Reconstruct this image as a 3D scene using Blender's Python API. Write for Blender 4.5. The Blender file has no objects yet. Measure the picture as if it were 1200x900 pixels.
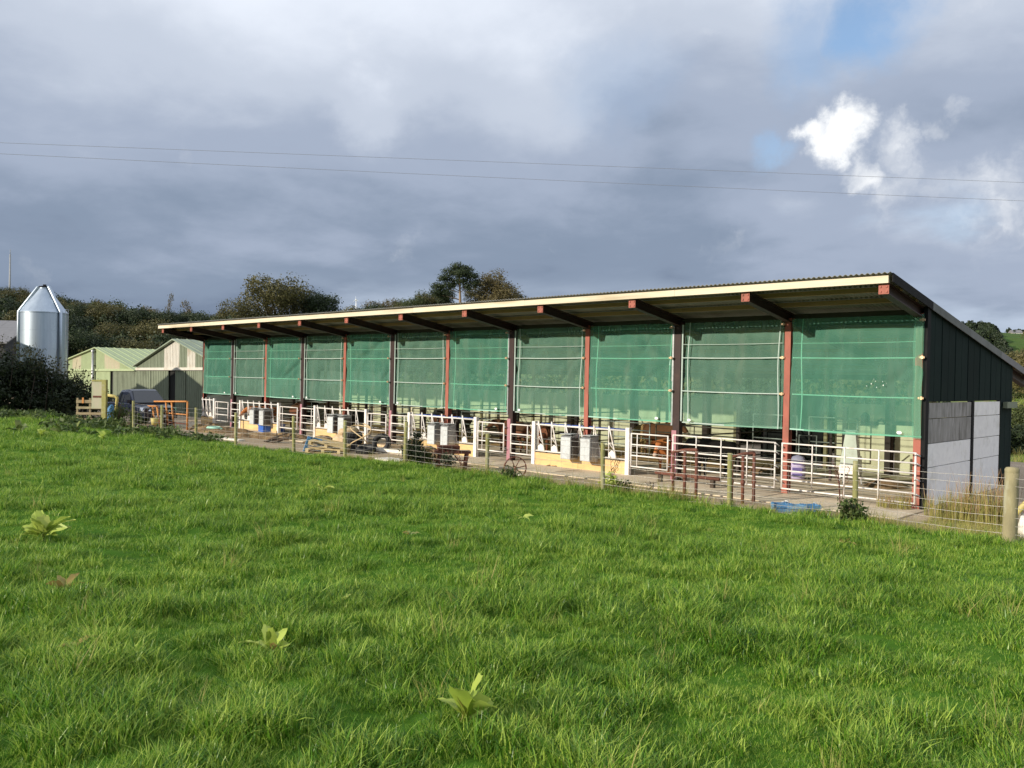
import bpy, bmesh, math, random
import numpy as np
from mathutils import Vector, Matrix, Euler, Quaternion

random.seed(7)
RNG = np.random.default_rng(11)
SC = bpy.context.scene
COL = SC.collection
PI = math.pi
R = math.radians

# ------------------------------------------------------------------ camera
CX, CY, CZ, YAW, PIT, ROL, FPX = 6.3064, -18.9524, 2.5981, .7793, -.0023, .0143, 978.47
_f = np.array([-math.sin(YAW), math.cos(YAW), 0]); _r = np.array([math.cos(YAW), math.sin(YAW), 0]); _u = np.array([0, 0, 1.])
_f2 = _f * math.cos(PIT) + _u * math.sin(PIT); _u2 = _u * math.cos(PIT) - _f * math.sin(PIT)
CAMP = np.array([CX, CY, CZ])

def ray(px, py):
    X = (px - 600) / FPX; Y = (450 - py) / FPX
    x = X * math.cos(ROL) - Y * math.sin(ROL); y = X * math.sin(ROL) + Y * math.cos(ROL)
    return _f2 + _r * x + _u2 * y

def at_depth(px, py, d):
    return CAMP + ray(px, py) * d

def at_y(px, py, Y):
    v = ray(px, py)
    return CAMP + v * ((Y - CY) / v[1])

cam = bpy.data.cameras.new("camera")
cam.sensor_width = 36; cam.lens = FPX / 1200 * 36; cam.clip_start = .05; cam.clip_end = 3000
camo = bpy.data.objects.new("camera", cam); COL.objects.link(camo)
_right = _r * math.cos(ROL) + _u2 * math.sin(ROL)
_up = _u2 * math.cos(ROL) - _r * math.sin(ROL)
M = Matrix(((_right[0], _up[0], -_f2[0], CX), (_right[1], _up[1], -_f2[1], CY), (_right[2], _up[2], -_f2[2], CZ), (0, 0, 0, 1)))
camo.matrix_world = M
SC.camera = camo

# ------------------------------------------------------------------ world, sun
SC.view_settings.view_transform = 'Standard'; SC.view_settings.look = 'None'
SC.view_settings.exposure = .28; SC.view_settings.gamma = 1
SUN_EL = R(19.0)
_sd = Vector((.285, .958, 0)).normalized()
SUN_DIR = Vector((_sd.x * math.cos(SUN_EL), _sd.y * math.cos(SUN_EL), -math.sin(SUN_EL)))   # the way the light travels
sun = bpy.data.lights.new("sun", 'SUN'); sun.energy = 4.5; sun.angle = R(.55); sun.color = (1, .9, .74)
suno = bpy.data.objects.new("sun", sun); COL.objects.link(suno)
suno.rotation_euler = SUN_DIR.to_track_quat('-Z', 'Y').to_euler()
suno.location = (-10, -40, 30)

W = bpy.data.worlds.new("World"); SC.world = W; W.use_nodes = True
def build_sky():
    nt = W.node_tree; nt.nodes.clear()
    L = nt.links.new
    def lk(s, v):
        if hasattr(v, 'is_output'): L(v, s)
        elif v is not None: s.default_value = v
    def mth(op, a, b=None, c=None, clamp=False):
        n = nt.nodes.new('ShaderNodeMath'); n.operation = op; n.use_clamp = clamp
        lk(n.inputs[0], a); lk(n.inputs[1], b)
        if c is not None: lk(n.inputs[2], c)
        return n.outputs[0]
    def vmth(op, a, b=None, scale=None):
        n = nt.nodes.new('ShaderNodeVectorMath'); n.operation = op
        lk(n.inputs[0], a)
        if b is not None: lk(n.inputs[1], b)
        if scale is not None: lk(n.inputs['Scale'], scale)
        return n.outputs['Value'] if op in ('DOT_PRODUCT', 'LENGTH') else n.outputs['Vector']
    def mix(f, a, b):
        n = nt.nodes.new('ShaderNodeMix'); n.data_type = 'RGBA'; n.clamp_factor = True
        lk(n.inputs['Factor'], f); lk(n.inputs['A'], a); lk(n.inputs['B'], b)
        return n.outputs['Result']
    def noise(v, s, det=6, rough=.55, dist=0):
        n = nt.nodes.new('ShaderNodeTexNoise'); n.inputs['Scale'].default_value = s
        n.inputs['Detail'].default_value = det; n.inputs['Roughness'].default_value = rough; n.inputs['Distortion'].default_value = dist
        L(v, n.inputs['Vector']); return n
    def rng(v, a, b, c=0., d=1., smooth=True):
        n = nt.nodes.new('ShaderNodeMapRange'); n.interpolation_type = 'SMOOTHSTEP' if smooth else 'LINEAR'
        n.clamp = True
        lk(n.inputs[0], v)
        for i, q in enumerate((a, b, c, d)): n.inputs[i + 1].default_value = q
        return n.outputs[0]
    tc = nt.nodes.new('ShaderNodeTexCoord'); D = tc.outputs['Generated']
    sp = nt.nodes.new('ShaderNodeSeparateXYZ'); L(D, sp.inputs[0])
    z = sp.outputs[2]
    zc = mth('MAXIMUM', z, 0.0)
    # clouds lie on a layer: stretch towards the horizon
    k = mth('DIVIDE', 1.0, mth('ADD', zc, .22))
    P = vmth('SCALE', D, scale=k)
    n1 = noise(P, 1.15, 7, .52, .25).outputs['Fac']
    n2 = noise(vmth('ADD', P, (7.3, 2.1, 4.4)), 3.1, 8, .56, .2).outputs['Fac']
    wob = noise(D, 9.0, 6, .6)
    wv = vmth('SCALE', vmth('SUBTRACT', wob.outputs['Color'], (.5, .5, .5)), scale=.11)
    DW = vmth('ADD', D, wv)
    wob2 = noise(D, 24.0, 7, .62)
    DW2 = vmth('ADD', DW, vmth('SCALE', vmth('SUBTRACT', wob2.outputs['Color'], (.5, .5, .5)), scale=.04))
    def spot(px, py, rad, v=DW):
        c = ray(px, py); c = c / np.linalg.norm(c)
        dist = vmth('LENGTH', vmth('SUBTRACT', v, tuple(c)))
        return rng(dist, rad * 1.5, rad * .25)
    az = vmth('DOT_PRODUCT', D, tuple(_r))
    fw = vmth('DOT_PRODUCT', D, tuple(_f))
    # thickness of the cloud: thick dark bank low, thinner and lighter overhead
    elev = rng(zc, .03, .46, 0.0, 1, False)
    side = rng(az, -.1, .55)
    t = mth('ADD', mth('MULTIPLY', elev, .86), mth('MULTIPLY', mth('SUBTRACT', n1, .5), .78))
    t = mth('ADD', t, mth('MULTIPLY', mth('SUBTRACT', n2, .5), .33))
    t = mth('ADD', t, mth('MULTIPLY', side, .22))
    t = mth('ADD', t, mth('MULTIPLY', rng(az, .52, .95), .38))     # the bank thins out towards the right
    t = mth('ADD', t, mth('MULTIPLY', spot(432, 135, .045), .16))
    t = mth('ADD', t, mth('MULTIPLY', spot(370, 0, .22), .16))
    t = mth('ADD', t, mth('MULTIPLY', spot(840, 140, .16), -.22))
    t = mth('ADD', t, mth('MULTIPLY', spot(1150, 80, .16), -.34))
    t = mth('ADD', t, mth('MULTIPLY', spot(660, 150, .10), .10))
    ramp = nt.nodes.new('ShaderNodeValToRGB'); L(t, ramp.inputs[0])
    cr = ramp.color_ramp; cr.interpolation = 'EASE'
    cr.elements[0].position = 0.0; cr.elements[0].color = (.155, .20, .285, 1)
    cr.elements[1].position = 1.0; cr.elements[1].color = (.74, .79, .88, 1)
    for p, c in ((.22, (.225, .282, .38, 1)), (.45, (.34, .398, .51, 1)), (.68, (.50, .555, .655, 1))):
        e = cr.elements.new(p); e.color = c
    cloud = ramp.outputs[0]
    # pale strip under the far edge of the bank
    strip = mth('MULTIPLY', rng(z, .135, .075), mth('MULTIPLY', rng(noise(P, 1.7, 5, .5).outputs['Fac'], .40, .62), rng(az, -.50, -.30)))
    cloud = mix(mth('MULTIPLY', strip, .75), cloud, (.50, .58, .70, 1))
    # bright towers behind the gap
    bl = noise(vmth('ADD', DW, (3.1, 1.7, .4)), 15.0, 7, .50, .2).outputs['Fac']
    m = mth('MULTIPLY', spot(982, 157, .034, DW2), .62)
    for (qx, qy, qr, qw) in ((948, 162, .018, .42), (1052, 170, .030, .36), (1122, 132, .026, .44), (1090, 150, .024, .36), (1014, 200, .026, .40), (1160, 118, .05, .14), (1182, 285, .08, .16), (1130, 250, .07, .18), (1060, 205, .06, .20)):
        m = mth('MAXIMUM', m, mth('MULTIPLY', spot(qx, qy, qr, DW2), qw))
    br = rng(mth('ADD', m, mth('MULTIPLY', bl, .9)), .56, 1.20)
    cloud = mix(br, cloud, (1.12, 1.12, 1.10, 1))
    # Nishita through the gaps
    sky = nt.nodes.new('ShaderNodeTexSky'); sky.sky_type = 'NISHITA'; sky.sun_disc = False
    sky.sun_elevation = SUN_EL; sky.sun_rotation = math.atan2(-_sd.x, -_sd.y)
    sky.ozone_density = 2.0; sky.air_density = 1.0; sky.dust_density = .4
    gap = mth('MAXIMUM', mth('MULTIPLY', spot(1018, 18, .050, DW2), .9), mth('MULTIPLY', spot(902, 172, .020, DW2), .5))
    gap = mth('MAXIMUM', gap, mth('MULTIPLY', spot(945, 50, .05, DW2), .5))
    gap = mth('MAXIMUM', gap, mth('MULTIPLY', spot(720, 95, .06, DW2), .22))
    gap = mth('MAXIMUM', gap, mth('MULTIPLY', rng(n1, .68, .80), .2))
    cl10 = vmth('SCALE', cloud, scale=9.5)
    col = mix(gap, cl10, vmth('SCALE', sky.outputs[0], scale=1.5))
    # ground below the horizon is hidden by terrain
    bg = nt.nodes.new('ShaderNodeBackground'); bg.inputs['Strength'].default_value = .1
    L(col, bg.inputs['Color'])
    out = nt.nodes.new('ShaderNodeOutputWorld'); L(bg.outputs[0], out.inputs[0])
build_sky()

# ------------------------------------------------------------------ materials
MATS = {}
def hexc(c): return (c[0], c[1], c[2], 1)
def pm(name, c1, c2=None, scale=6.0, rough=.7, metal=0., bump=.15, detail=6, stretch=(1, 1, 1), c3=None, s3=1.2, t3=(.55, .7), spec=.4, world=False, bscale=None, rand=.0):
    """a material of two mottled tones, with an optional third one in large patches (wear, stains)"""
    m = bpy.data.materials.new(name); m.use_nodes = True; MATS[name] = m
    nt = m.node_tree; L = nt.links.new; b = nt.nodes['Principled BSDF']
    c2 = c2 or tuple(q * .75 for q in c1)
    tc = nt.nodes.new('ShaderNodeTexCoord'); mp = nt.nodes.new('ShaderNodeMapping')
    if world:
        g = nt.nodes.new('ShaderNodeNewGeometry'); L(g.outputs['Position'], mp.inputs[0])
    else:
        oi = nt.nodes.new('ShaderNodeObjectInfo')
        ad = nt.nodes.new('ShaderNodeVectorMath'); ad.operation = 'MULTIPLY_ADD'
        L(oi.outputs['Random'], ad.inputs[0]); ad.inputs[1].default_value = (37, 53, 71); L(tc.outputs['Object'], ad.inputs[2])
        L(ad.outputs[0], mp.inputs[0])
    mp.inputs['Scale'].default_value = stretch
    n = nt.nodes.new('ShaderNodeTexNoise'); n.inputs['Scale'].default_value = scale; n.inputs['Detail'].default_value = detail
    n.inputs['Roughness'].default_value = .62
    L(mp.outputs[0], n.inputs['Vector'])
    mr = nt.nodes.new('ShaderNodeMapRange'); L(n.outputs['Fac'], mr.inputs[0]); mr.inputs[1].default_value = .32; mr.inputs[2].default_value = .68
    mx = nt.nodes.new('ShaderNodeMix'); mx.data_type = 'RGBA'
    L(mr.outputs[0], mx.inputs['Factor']); mx.inputs['A'].default_value = hexc(c1); mx.inputs['B'].default_value = hexc(c2)
    col = mx.outputs['Result']
    if c3:
        n3 = nt.nodes.new('ShaderNodeTexNoise'); n3.inputs['Scale'].default_value = s3; n3.inputs['Detail'].default_value = 7; n3.inputs['Roughness'].default_value = .6
        L(mp.outputs[0], n3.inputs['Vector'])
        m3 = nt.nodes.new('ShaderNodeMapRange'); L(n3.outputs['Fac'], m3.inputs[0]); m3.inputs[1].default_value = t3[0]; m3.inputs[2].default_value = t3[1]
        x3 = nt.nodes.new('ShaderNodeMix'); x3.data_type = 'RGBA'
        L(m3.outputs[0], x3.inputs['Factor']); L(col, x3.inputs['A']); x3.inputs['B'].default_value = hexc(c3)
        col = x3.outputs['Result']
    if rand:
        oi2 = nt.nodes.new('ShaderNodeObjectInfo'); hs = nt.nodes.new('ShaderNodeHueSaturation')
        mrr = nt.nodes.new('ShaderNodeMapRange'); L(oi2.outputs['Random'], mrr.inputs[0]); mrr.inputs[3].default_value = 1 - rand; mrr.inputs[4].default_value = 1 + rand
        L(mrr.outputs[0], hs.inputs['Value']); L(col, hs.inputs['Color']); col = hs.outputs[0]
    L(col, b.inputs['Base Color'])
    b.inputs['Roughness'].default_value = rough; b.inputs['Metallic'].default_value = metal
    b.inputs['Specular IOR Level'].default_value = spec
    if bump:
        bp = nt.nodes.new('ShaderNodeBump'); bp.inputs['Strength'].default_value = bump; bp.inputs['Distance'].default_value = .02
        nb = n
        if bscale:
            nb = nt.nodes.new('ShaderNodeTexNoise'); nb.inputs['Scale'].default_value = bscale; nb.inputs['Detail'].default_value = 5; L(mp.outputs[0], nb.inputs['Vector'])
        L(nb.outputs['Fac'], bp.inputs['Height']); L(bp.outputs[0], b.inputs['Normal'])
    return m

def leafmat(name, c1, c2, c3, trans=.35, rough=.55, patch=None, pscale=.35, rand=.25):
    """leaves or blades: tone by the face attribute 'var', a little by instance and by place"""
    m = bpy.data.materials.new(name); m.use_nodes = True; MATS[name] = m
    nt = m.node_tree; L = nt.links.new; b = nt.nodes['Principled BSDF']; out = nt.nodes['Material Output']
    at = nt.nodes.new('ShaderNodeAttribute'); at.attribute_name = 'var'
    oi = nt.nodes.new('ShaderNodeObjectInfo')
    a = nt.nodes.new('ShaderNodeMath'); a.operation = 'MULTIPLY_ADD'
    L(oi.outputs['Random'], a.inputs[0]); a.inputs[1].default_value = rand; L(at.outputs['Fac'], a.inputs[2])
    a2 = nt.nodes.new('ShaderNodeMath'); a2.operation = 'SUBTRACT'; L(a.outputs[0], a2.inputs[0]); a2.inputs[1].default_value = rand / 2
    fac = a2.outputs[0]
    if patch is not None:
        g = nt.nodes.new('ShaderNodeNewGeometry'); n = nt.nodes.new('ShaderNodeTexNoise'); n.inputs['Scale'].default_value = pscale; n.inputs['Detail'].default_value = 5
        L(g.outputs['Position'], n.inputs['Vector'])
        mr = nt.nodes.new('ShaderNodeMapRange'); L(n.outputs['Fac'], mr.inputs[0]); mr.inputs[1].default_value = .3; mr.inputs[2].default_value = .7
        mr.inputs[3].default_value = -patch; mr.inputs[4].default_value = patch
        a3 = nt.nodes.new('ShaderNodeMath'); a3.operation = 'ADD'; L(fac, a3.inputs[0]); L(mr.outputs[0], a3.inputs[1]); fac = a3.outputs[0]
    rp = nt.nodes.new('ShaderNodeValToRGB'); L(fac, rp.inputs[0])
    rp.color_ramp.elements[0].color = hexc(c1); rp.color_ramp.elements[1].color = hexc(c3)
    e = rp.color_ramp.elements.new(.5); e.color = hexc(c2)
    L(rp.outputs[0], b.inputs['Base Color']); b.inputs['Roughness'].default_value = rough; b.inputs['Specular IOR Level'].default_value = .35
    tr = nt.nodes.new('ShaderNodeBsdfTranslucent'); L(rp.outputs[0], tr.inputs['Color'])
    ms = nt.nodes.new('ShaderNodeMixShader'); ms.inputs[0].default_value = trans
    L(b.outputs[0], ms.inputs[1]); L(tr.outputs[0], ms.inputs[2]); L(ms.outputs[0], out.inputs[0])
    return m

def netmat(name, c1, c2, see):
    """woven windbreak net: part of the light passes between the threads, part is scattered by them"""
    m = bpy.data.materials.new(name); m.use_nodes = True; MATS[name] = m
    nt = m.node_tree; L = nt.links.new; nt.nodes.remove(nt.nodes['Principled BSDF']); out = nt.nodes['Material Output']
    tc = nt.nodes.new('ShaderNodeTexCoord'); oi = nt.nodes.new('ShaderNodeObjectInfo')
    ad = nt.nodes.new('ShaderNodeVectorMath'); ad.operation = 'MULTIPLY_ADD'
    L(oi.outputs['Random'], ad.inputs[0]); ad.inputs[1].default_value = (37, 53, 71); L(tc.outputs['Object'], ad.inputs[2])
    n = nt.nodes.new('ShaderNodeTexNoise'); n.inputs['Scale'].default_value = 1.6; n.inputs['Detail'].default_value = 7; n.inputs['Roughness'].default_value = .6
    L(ad.outputs[0], n.inputs['Vector'])
    mr = nt.nodes.new('ShaderNodeMapRange'); L(n.outputs['Fac'], mr.inputs[0]); mr.inputs[1].default_value = .35; mr.inputs[2].default_value = .65
    mx = nt.nodes.new('ShaderNodeMix'); mx.data_type = 'RGBA'; L(mr.outputs[0], mx.inputs['Factor']); mx.inputs['A'].default_value = hexc(c1); mx.inputs['B'].default_value = hexc(c2)
    mp = nt.nodes.new('ShaderNodeMapping'); L(ad.outputs[0], mp.inputs[0]); mp.inputs['Scale'].default_value = (3.2, 3.2, .5)
    n3 = nt.nodes.new('ShaderNodeTexNoise'); n3.inputs['Scale'].default_value = 1.3; n3.inputs['Detail'].default_value = 8; L(mp.outputs[0], n3.inputs['Vector'])
    r3 = nt.nodes.new('ShaderNodeMapRange'); L(n3.outputs['Fac'], r3.inputs[0]); r3.inputs[1].default_value = .48; r3.inputs[2].default_value = .75; r3.inputs[4].default_value = .38
    mx0 = mx; mx = nt.nodes.new('ShaderNodeMix'); mx.data_type = 'RGBA'; L(r3.outputs[0], mx.inputs['Factor']); L(mx0.outputs['Result'], mx.inputs['A']); mx.inputs['B'].default_value = (.40, .46, .37, 1)
    d = nt.nodes.new('ShaderNodeBsdfDiffuse'); L(mx.outputs['Result'], d.inputs[0])
    t = nt.nodes.new('ShaderNodeBsdfTranslucent'); L(mx.outputs['Result'], t.inputs[0])
    s1 = nt.nodes.new('ShaderNodeMixShader'); s1.inputs[0].default_value = .35; L(d.outputs[0], s1.inputs[1]); L(t.outputs[0], s1.inputs[2])
    tp = nt.nodes.new('ShaderNodeBsdfTransparent'); tp.inputs[0].default_value = (.82, 1, .9, 1)
    r4 = nt.nodes.new('ShaderNodeMapRange'); L(n3.outputs['Fac'], r4.inputs[0]); r4.inputs[1].default_value = .3; r4.inputs[2].default_value = .7; r4.inputs[3].default_value = see + .06; r4.inputs[4].default_value = see - .06
    s2 = nt.nodes.new('ShaderNodeMixShader'); L(r4.outputs[0], s2.inputs[0]); L(s1.outputs[0], s2.inputs[1]); L(tp.outputs[0], s2.inputs[2])
    L(s2.outputs[0], out.inputs[0])
    return m

# --- the materials of the place
pm('soil_grass', (.045, .12, .012), (.075, .16, .018), 3, .95, bump=.4, c3=(.05, .10, .02), s3=.8, world=True, spec=.03)
pm('rough_grass', (.15, .17, .055), (.10, .14, .035), .8, .95, bump=.5, c3=(.22, .18, .08), s3=.12, world=True, detail=10)
pm('gravel', (.46, .36, .25), (.28, .215, .15), 26, .95, bump=.8, detail=10, c3=(.50, .40, .28), s3=.5, world=True)
pm('concrete_floor', (.66, .56, .42), (.54, .455, .34), 3.5, .9, bump=.15, detail=9, c3=(.30, .235, .155), s3=.75, t3=(.50, .72), world=True)
pm('straw', (.42, .29, .12), (.22, .14, .06), 14, .95, bump=.9, detail=10, world=True)
pm('red_oxide', (.38, .115, .08), (.30, .09, .065), 5, .65, bump=.12, detail=9, c3=(.20, .075, .05), s3=3.2, t3=(.53, .72), stretch=(1, 1, .45))
pm('dark_oxide', (.030, .011, .010), (.022, .009, .009), 5, .6, bump=.08, c3=(.05, .022, .018), s3=2)
pm('pink_sleeve', (.40, .19, .22), (.33, .15, .19), 5, .65, bump=.1, c3=(.30, .16, .24), s3=3)
pm('fascia_timber', (.72, .64, .50), (.62, .53, .39), 4, .8, bump=.15, stretch=(.25, 4, 4), c3=(.48, .40, .28), s3=1.1, rand=.07)
pm('purlin_timber', (.36, .24, .12), (.28, .18, .09), 5, .8, bump=.15, stretch=(.3, 4, 4), rand=.1)
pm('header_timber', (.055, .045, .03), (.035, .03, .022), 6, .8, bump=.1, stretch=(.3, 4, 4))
pm('roof_sheet', (.26, .255, .24), (.19, .19, .18), 2, .8, bump=.1, c3=(.15, .14, .12), s3=.6, world=True)
pm('green_cladding', (.0075, .018, .0165), (.006, .014, .0135), 2, .75, bump=.05, c3=(.011, .022, .019), s3=.9, spec=.08, rand=.12)
pm('black_steel', (.016, .016, .018), (.011, .011, .012), 4, .7, bump=.05, spec=.1)
pm('gable_concrete', (.80, .80, .80), (.70, .70, .71), 5, .85, bump=.12, detail=9, c3=(.50, .50, .46), s3=2.2, t3=(.56, .80), rand=.06)
pm('stained_concrete', (.20, .195, .185), (.34, .335, .33), 3.2, .88, bump=.15, detail=10, stretch=(1, 2.4, .55), c3=(.13, .125, .115), s3=2.0, t3=(.5, .68), rand=.06)
pm('back_concrete', (.80, .71, .55), (.72, .63, .48), 3, .88, bump=.12, detail=9, c3=(.50, .41, .29), s3=.7, rand=.06)
pm('flashing', (.17, .18, .18), (.12, .13, .13), 3, .65, metal=.1, bump=.05, rand=.3)
pm('white_paint', (.80, .77, .74), (.70, .66, .63), 9, .5, bump=.05, c3=(.42, .33, .24), s3=3.0, t3=(.56, .74), rand=.04)
pm('galvanised', (.42, .43, .44), (.30, .31, .32), 14, .45, metal=.55, bump=.05, c3=(.22, .2, .18), s3=2)
pm('dull_steel', (.12, .11, .10), (.08, .07, .062), 10, .6, metal=.4, bump=.1, c3=(.14, .075, .04), s3=2)
pm('feed_zinc', (.60, .63, .64), (.46, .49, .51), 16, .45, metal=.1, bump=.08, c3=(.40, .40, .40), s3=3, rand=.1)
pm('ply_board', (.68, .47, .22), (.57, .38, .17), 3, .75, bump=.08, stretch=(.4, 1, 2.5), c3=(.34, .26, .16), s3=2.2, t3=(.5, .72), rand=.08)
pm('blue_pipe', (.07, .13, .42), (.05, .1, .33), 6, .5, bump=.05)
pm('strap_white', (.42, .50, .47), (.34, .43, .40), 8, .6, bump=.05)
pm('strap_green', (.36, .62, .52), (.30, .53, .44), 8, .6, bump=.05)
pm('logo_white', (.85, .86, .85), (.78, .79, .78), 30, .5, bump=0)
pm('brass', (.62, .44, .28), (.45, .3, .18), 20, .4, metal=.6, bump=.05)
pm('lichen_post', (.31, .30, .115), (.22, .215, .09), 9, .9, bump=.5, detail=9, stretch=(1, 1, .35), c3=(.40, .38, .24), s3=4, rand=.12)
pm('grey_post', (.34, .30, .17), (.25, .22, .13), 9, .9, bump=.7, detail=10, stretch=(1, 1, .3), c3=(.42, .41, .30), s3=3, rand=.1)
pm('fence_wire', (.55, .52, .48), (.42, .40, .36), 30, .4, metal=.6, bump=0)
pm('rust', (.17, .06, .038), (.10, .042, .03), 12, .8, bump=.4, c3=(.21, .09, .05), s3=4)
pm('orange_paint', (.62, .27, .07), (.5, .2, .055), 9, .6, bump=.1, c3=(.28, .11, .05), s3=3, t3=(.56, .7))
pm('yellow_paint', (.56, .47, .15), (.46, .39, .13), 9, .6, bump=.1, c3=(.36, .30, .14), s3=3)
pm('lichen_wood', (.40, .37, .13), (.30, .28, .10), 7, .9, bump=.3, c3=(.44, .41, .24), s3=3)
pm('pallet_wood', (.56, .45, .24), (.42, .33, .17), 7, .85, bump=.25, stretch=(.5, 3, 3), c3=(.3, .24, .14), s3=2, rand=.15)
pm('old_wood', (.34, .28, .17), (.23, .18, .11), 7, .9, bump=.4, stretch=(.5, 3, 3), c3=(.46, .42, .25), s3=2, rand=.15)
pm('blue_paint', (.09, .25, .46), (.07, .20, .38), 8, .7, bump=.12, c3=(.25, .36, .45), s3=3)
pm('blue_plastic', (.03, .13, .52), (.025, .1, .42), 8, .45, bump=.03)
pm('white_board', (.80, .77, .70), (.68, .64, .56), 7, .8, bump=.1, c3=(.5, .44, .35), s3=2)
pm('rubber', (.022, .022, .024), (.035, .034, .034), 14, .75, bump=.3)
pm('hose_tan', (.58, .44, .25), (.46, .33, .18), 12, .8, bump=.2)
pm('sacking', (.60, .46, .29), (.46, .33, .19), 7, .9, bump=.5, c3=(.7, .58, .4), s3=3)
pm('soil_heap', (.22, .145, .075), (.13, .085, .045), 9, .95, bump=.9, detail=10, c3=(.38, .27, .13), s3=1.9, world=True)
pm('stone', (.55, .53, .49), (.38, .37, .34), 7, .9, bump=.5)
pm('dark_wood', (.085, .06, .042), (.05, .038, .03), 9, .9, bump=.5, stretch=(.4, 2, 2))
pm('barn_light', (.36, .43, .25), (.31, .375, .215), 2.2, .7, bump=.08, c3=(.27, .32, .19), s3=.6, rand=.05)
pm('barn_dark', (.20, .23, .165), (.165, .195, .135), 2.2, .65, bump=.08, c3=(.11, .125, .085), s3=.6, rand=.06)
pm('barn_roof', (.25, .30, .22), (.21, .255, .19), 2.2, .7, bump=.08, c3=(.17, .2, .15), s3=.5)
pm('rooflight', (.60, .58, .52), (.52, .49, .43), 3, .6, bump=.05, c3=(.42, .36, .28), s3=1.4)
pm('worn_sheet', (.52, .44, .34), (.44, .45, .3), 3, .8, bump=.1, stretch=(1.5, 1, .5), c3=(.38, .42, .26), s3=1.3)
pm('interior_shade', (.012, .012, .012), (.008, .008, .008), 4, .9, bump=0)
pm('shed_roof_grey', (.20, .20, .21), (.165, .165, .175), 2, .7, bump=.06)
pm('shed_wall_grey', (.05, .052, .058), (.04, .042, .046), 2, .7, bump=.06)
pm('silo_zinc', (.46, .53, .61), (.38, .45, .53), 1.2, .40, metal=.75, bump=.0, stretch=(3, 3, .25), c3=(.33, .39, .46), s3=1.4, t3=(.5, .8))
pm('car_paint', (.014, .019, .036), (.016, .021, .04), 30, .25, metal=.1, bump=0, spec=.6)
pm('car_glass', (.03, .035, .045), (.03, .035, .045), 3, .06, bump=0, spec=.8)
pm('chrome', (.62, .64, .68), (.55, .57, .6), 9, .2, metal=.8, bump=0)
pm('bark', (.15, .11, .075), (.09, .07, .05), 9, .95, bump=.6, stretch=(2, 2, .4))
pm('pale_bark', (.33, .24, .16), (.2, .14, .09), 9, .95, bump=.6, stretch=(2, 2, .4))
pm('calf_ginger', (.42, .145, .035), (.33, .105, .028), 6, .8, bump=.15, c3=(.78, .70, .58), s3=2.4, t3=(.60, .64))
pm('calf_brown', (.16, .055, .022), (.11, .04, .018), 6, .8, bump=.15)
pm('calf_black', (.016, .014, .013), (.024, .02, .018), 6, .75, bump=.15, c3=(.7, .67, .6), s3=1.8, t3=(.66, .69))
pm('calf_muzzle', (.45, .33, .26), (.36, .26, .2), 9, .6, bump=.05)
pm('eye_black', (.01, .008, .007), (.01, .008, .007), 3, .2, bump=0)
pm('lilac_card', (.48, .42, .62), (.40, .34, .55), 6, .6, bump=.03)
pm('purple_print', (.12, .09, .28), (.1, .08, .24), 6, .6, bump=0)
pm('far_conifer', (.030, .034, .028), (.05, .055, .045), .2, .95, bump=.6)
pm('mast_grey', (.33, .34, .35), (.25, .26, .27), 4, .6, metal=.2, bump=0)
pm('turbine_white', (.8, .82, .85), (.75, .77, .8), 3, .5, bump=0)
pm('cable', (.26, .27, .30), (.23, .24, .27), 3, .6, bump=0)
leafmat('grass_blade', (.032, .108, .009), (.120, .275, .016), (.41, .53, .09), .36, .38, patch=.14, pscale=.9)
leafmat('dry_grass', (.24, .27, .07), (.42, .36, .13), (.34, .34, .09), .35, .7)
leafmat('reed_top', (.36, .20, .10), (.46, .30, .17), (.55, .42, .25), .35, .7)
leafmat('dock_leaf', (.26, .36, .05), (.46, .56, .11), (.64, .68, .22), .35, .5)
leafmat('dock_dark', (.05, .09, .025), (.09, .14, .035), (.22, .25, .07), .3, .5)
leafmat('dock_brown', (.26, .19, .06), (.34, .27, .08), (.42, .38, .13), .3, .6)
leafmat('hedge_leaf', (.013, .022, .009), (.026, .04, .014), (.055, .07, .026), .25, .55)
leafmat('leaf_green', (.035, .05, .016), (.06, .08, .024), (.105, .12, .04), .3, .6)
leafmat('leaf_olive', (.055, .055, .02), (.095, .09, .03), (.155, .14, .05), .3, .6)
leafmat('leaf_dark', (.018, .03, .014), (.032, .05, .02), (.06, .085, .033), .25, .6)
leafmat('leaf_autumn', (.075, .06, .026), (.12, .098, .04), (.18, .15, .06), .3, .6)
leafmat('leaf_weed', (.04, .07, .018), (.07, .11, .028), (.13, .17, .05), .35, .6)
leafmat('leaf_larch', (.10, .09, .035), (.155, .135, .05), (.21, .18, .08), .35, .6)
netmat('net_green', (.215, .555, .42), (.18, .50, .365), .58)
netmat('net_grey', (.275, .535, .42), (.24, .485, .37), .58)

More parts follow.
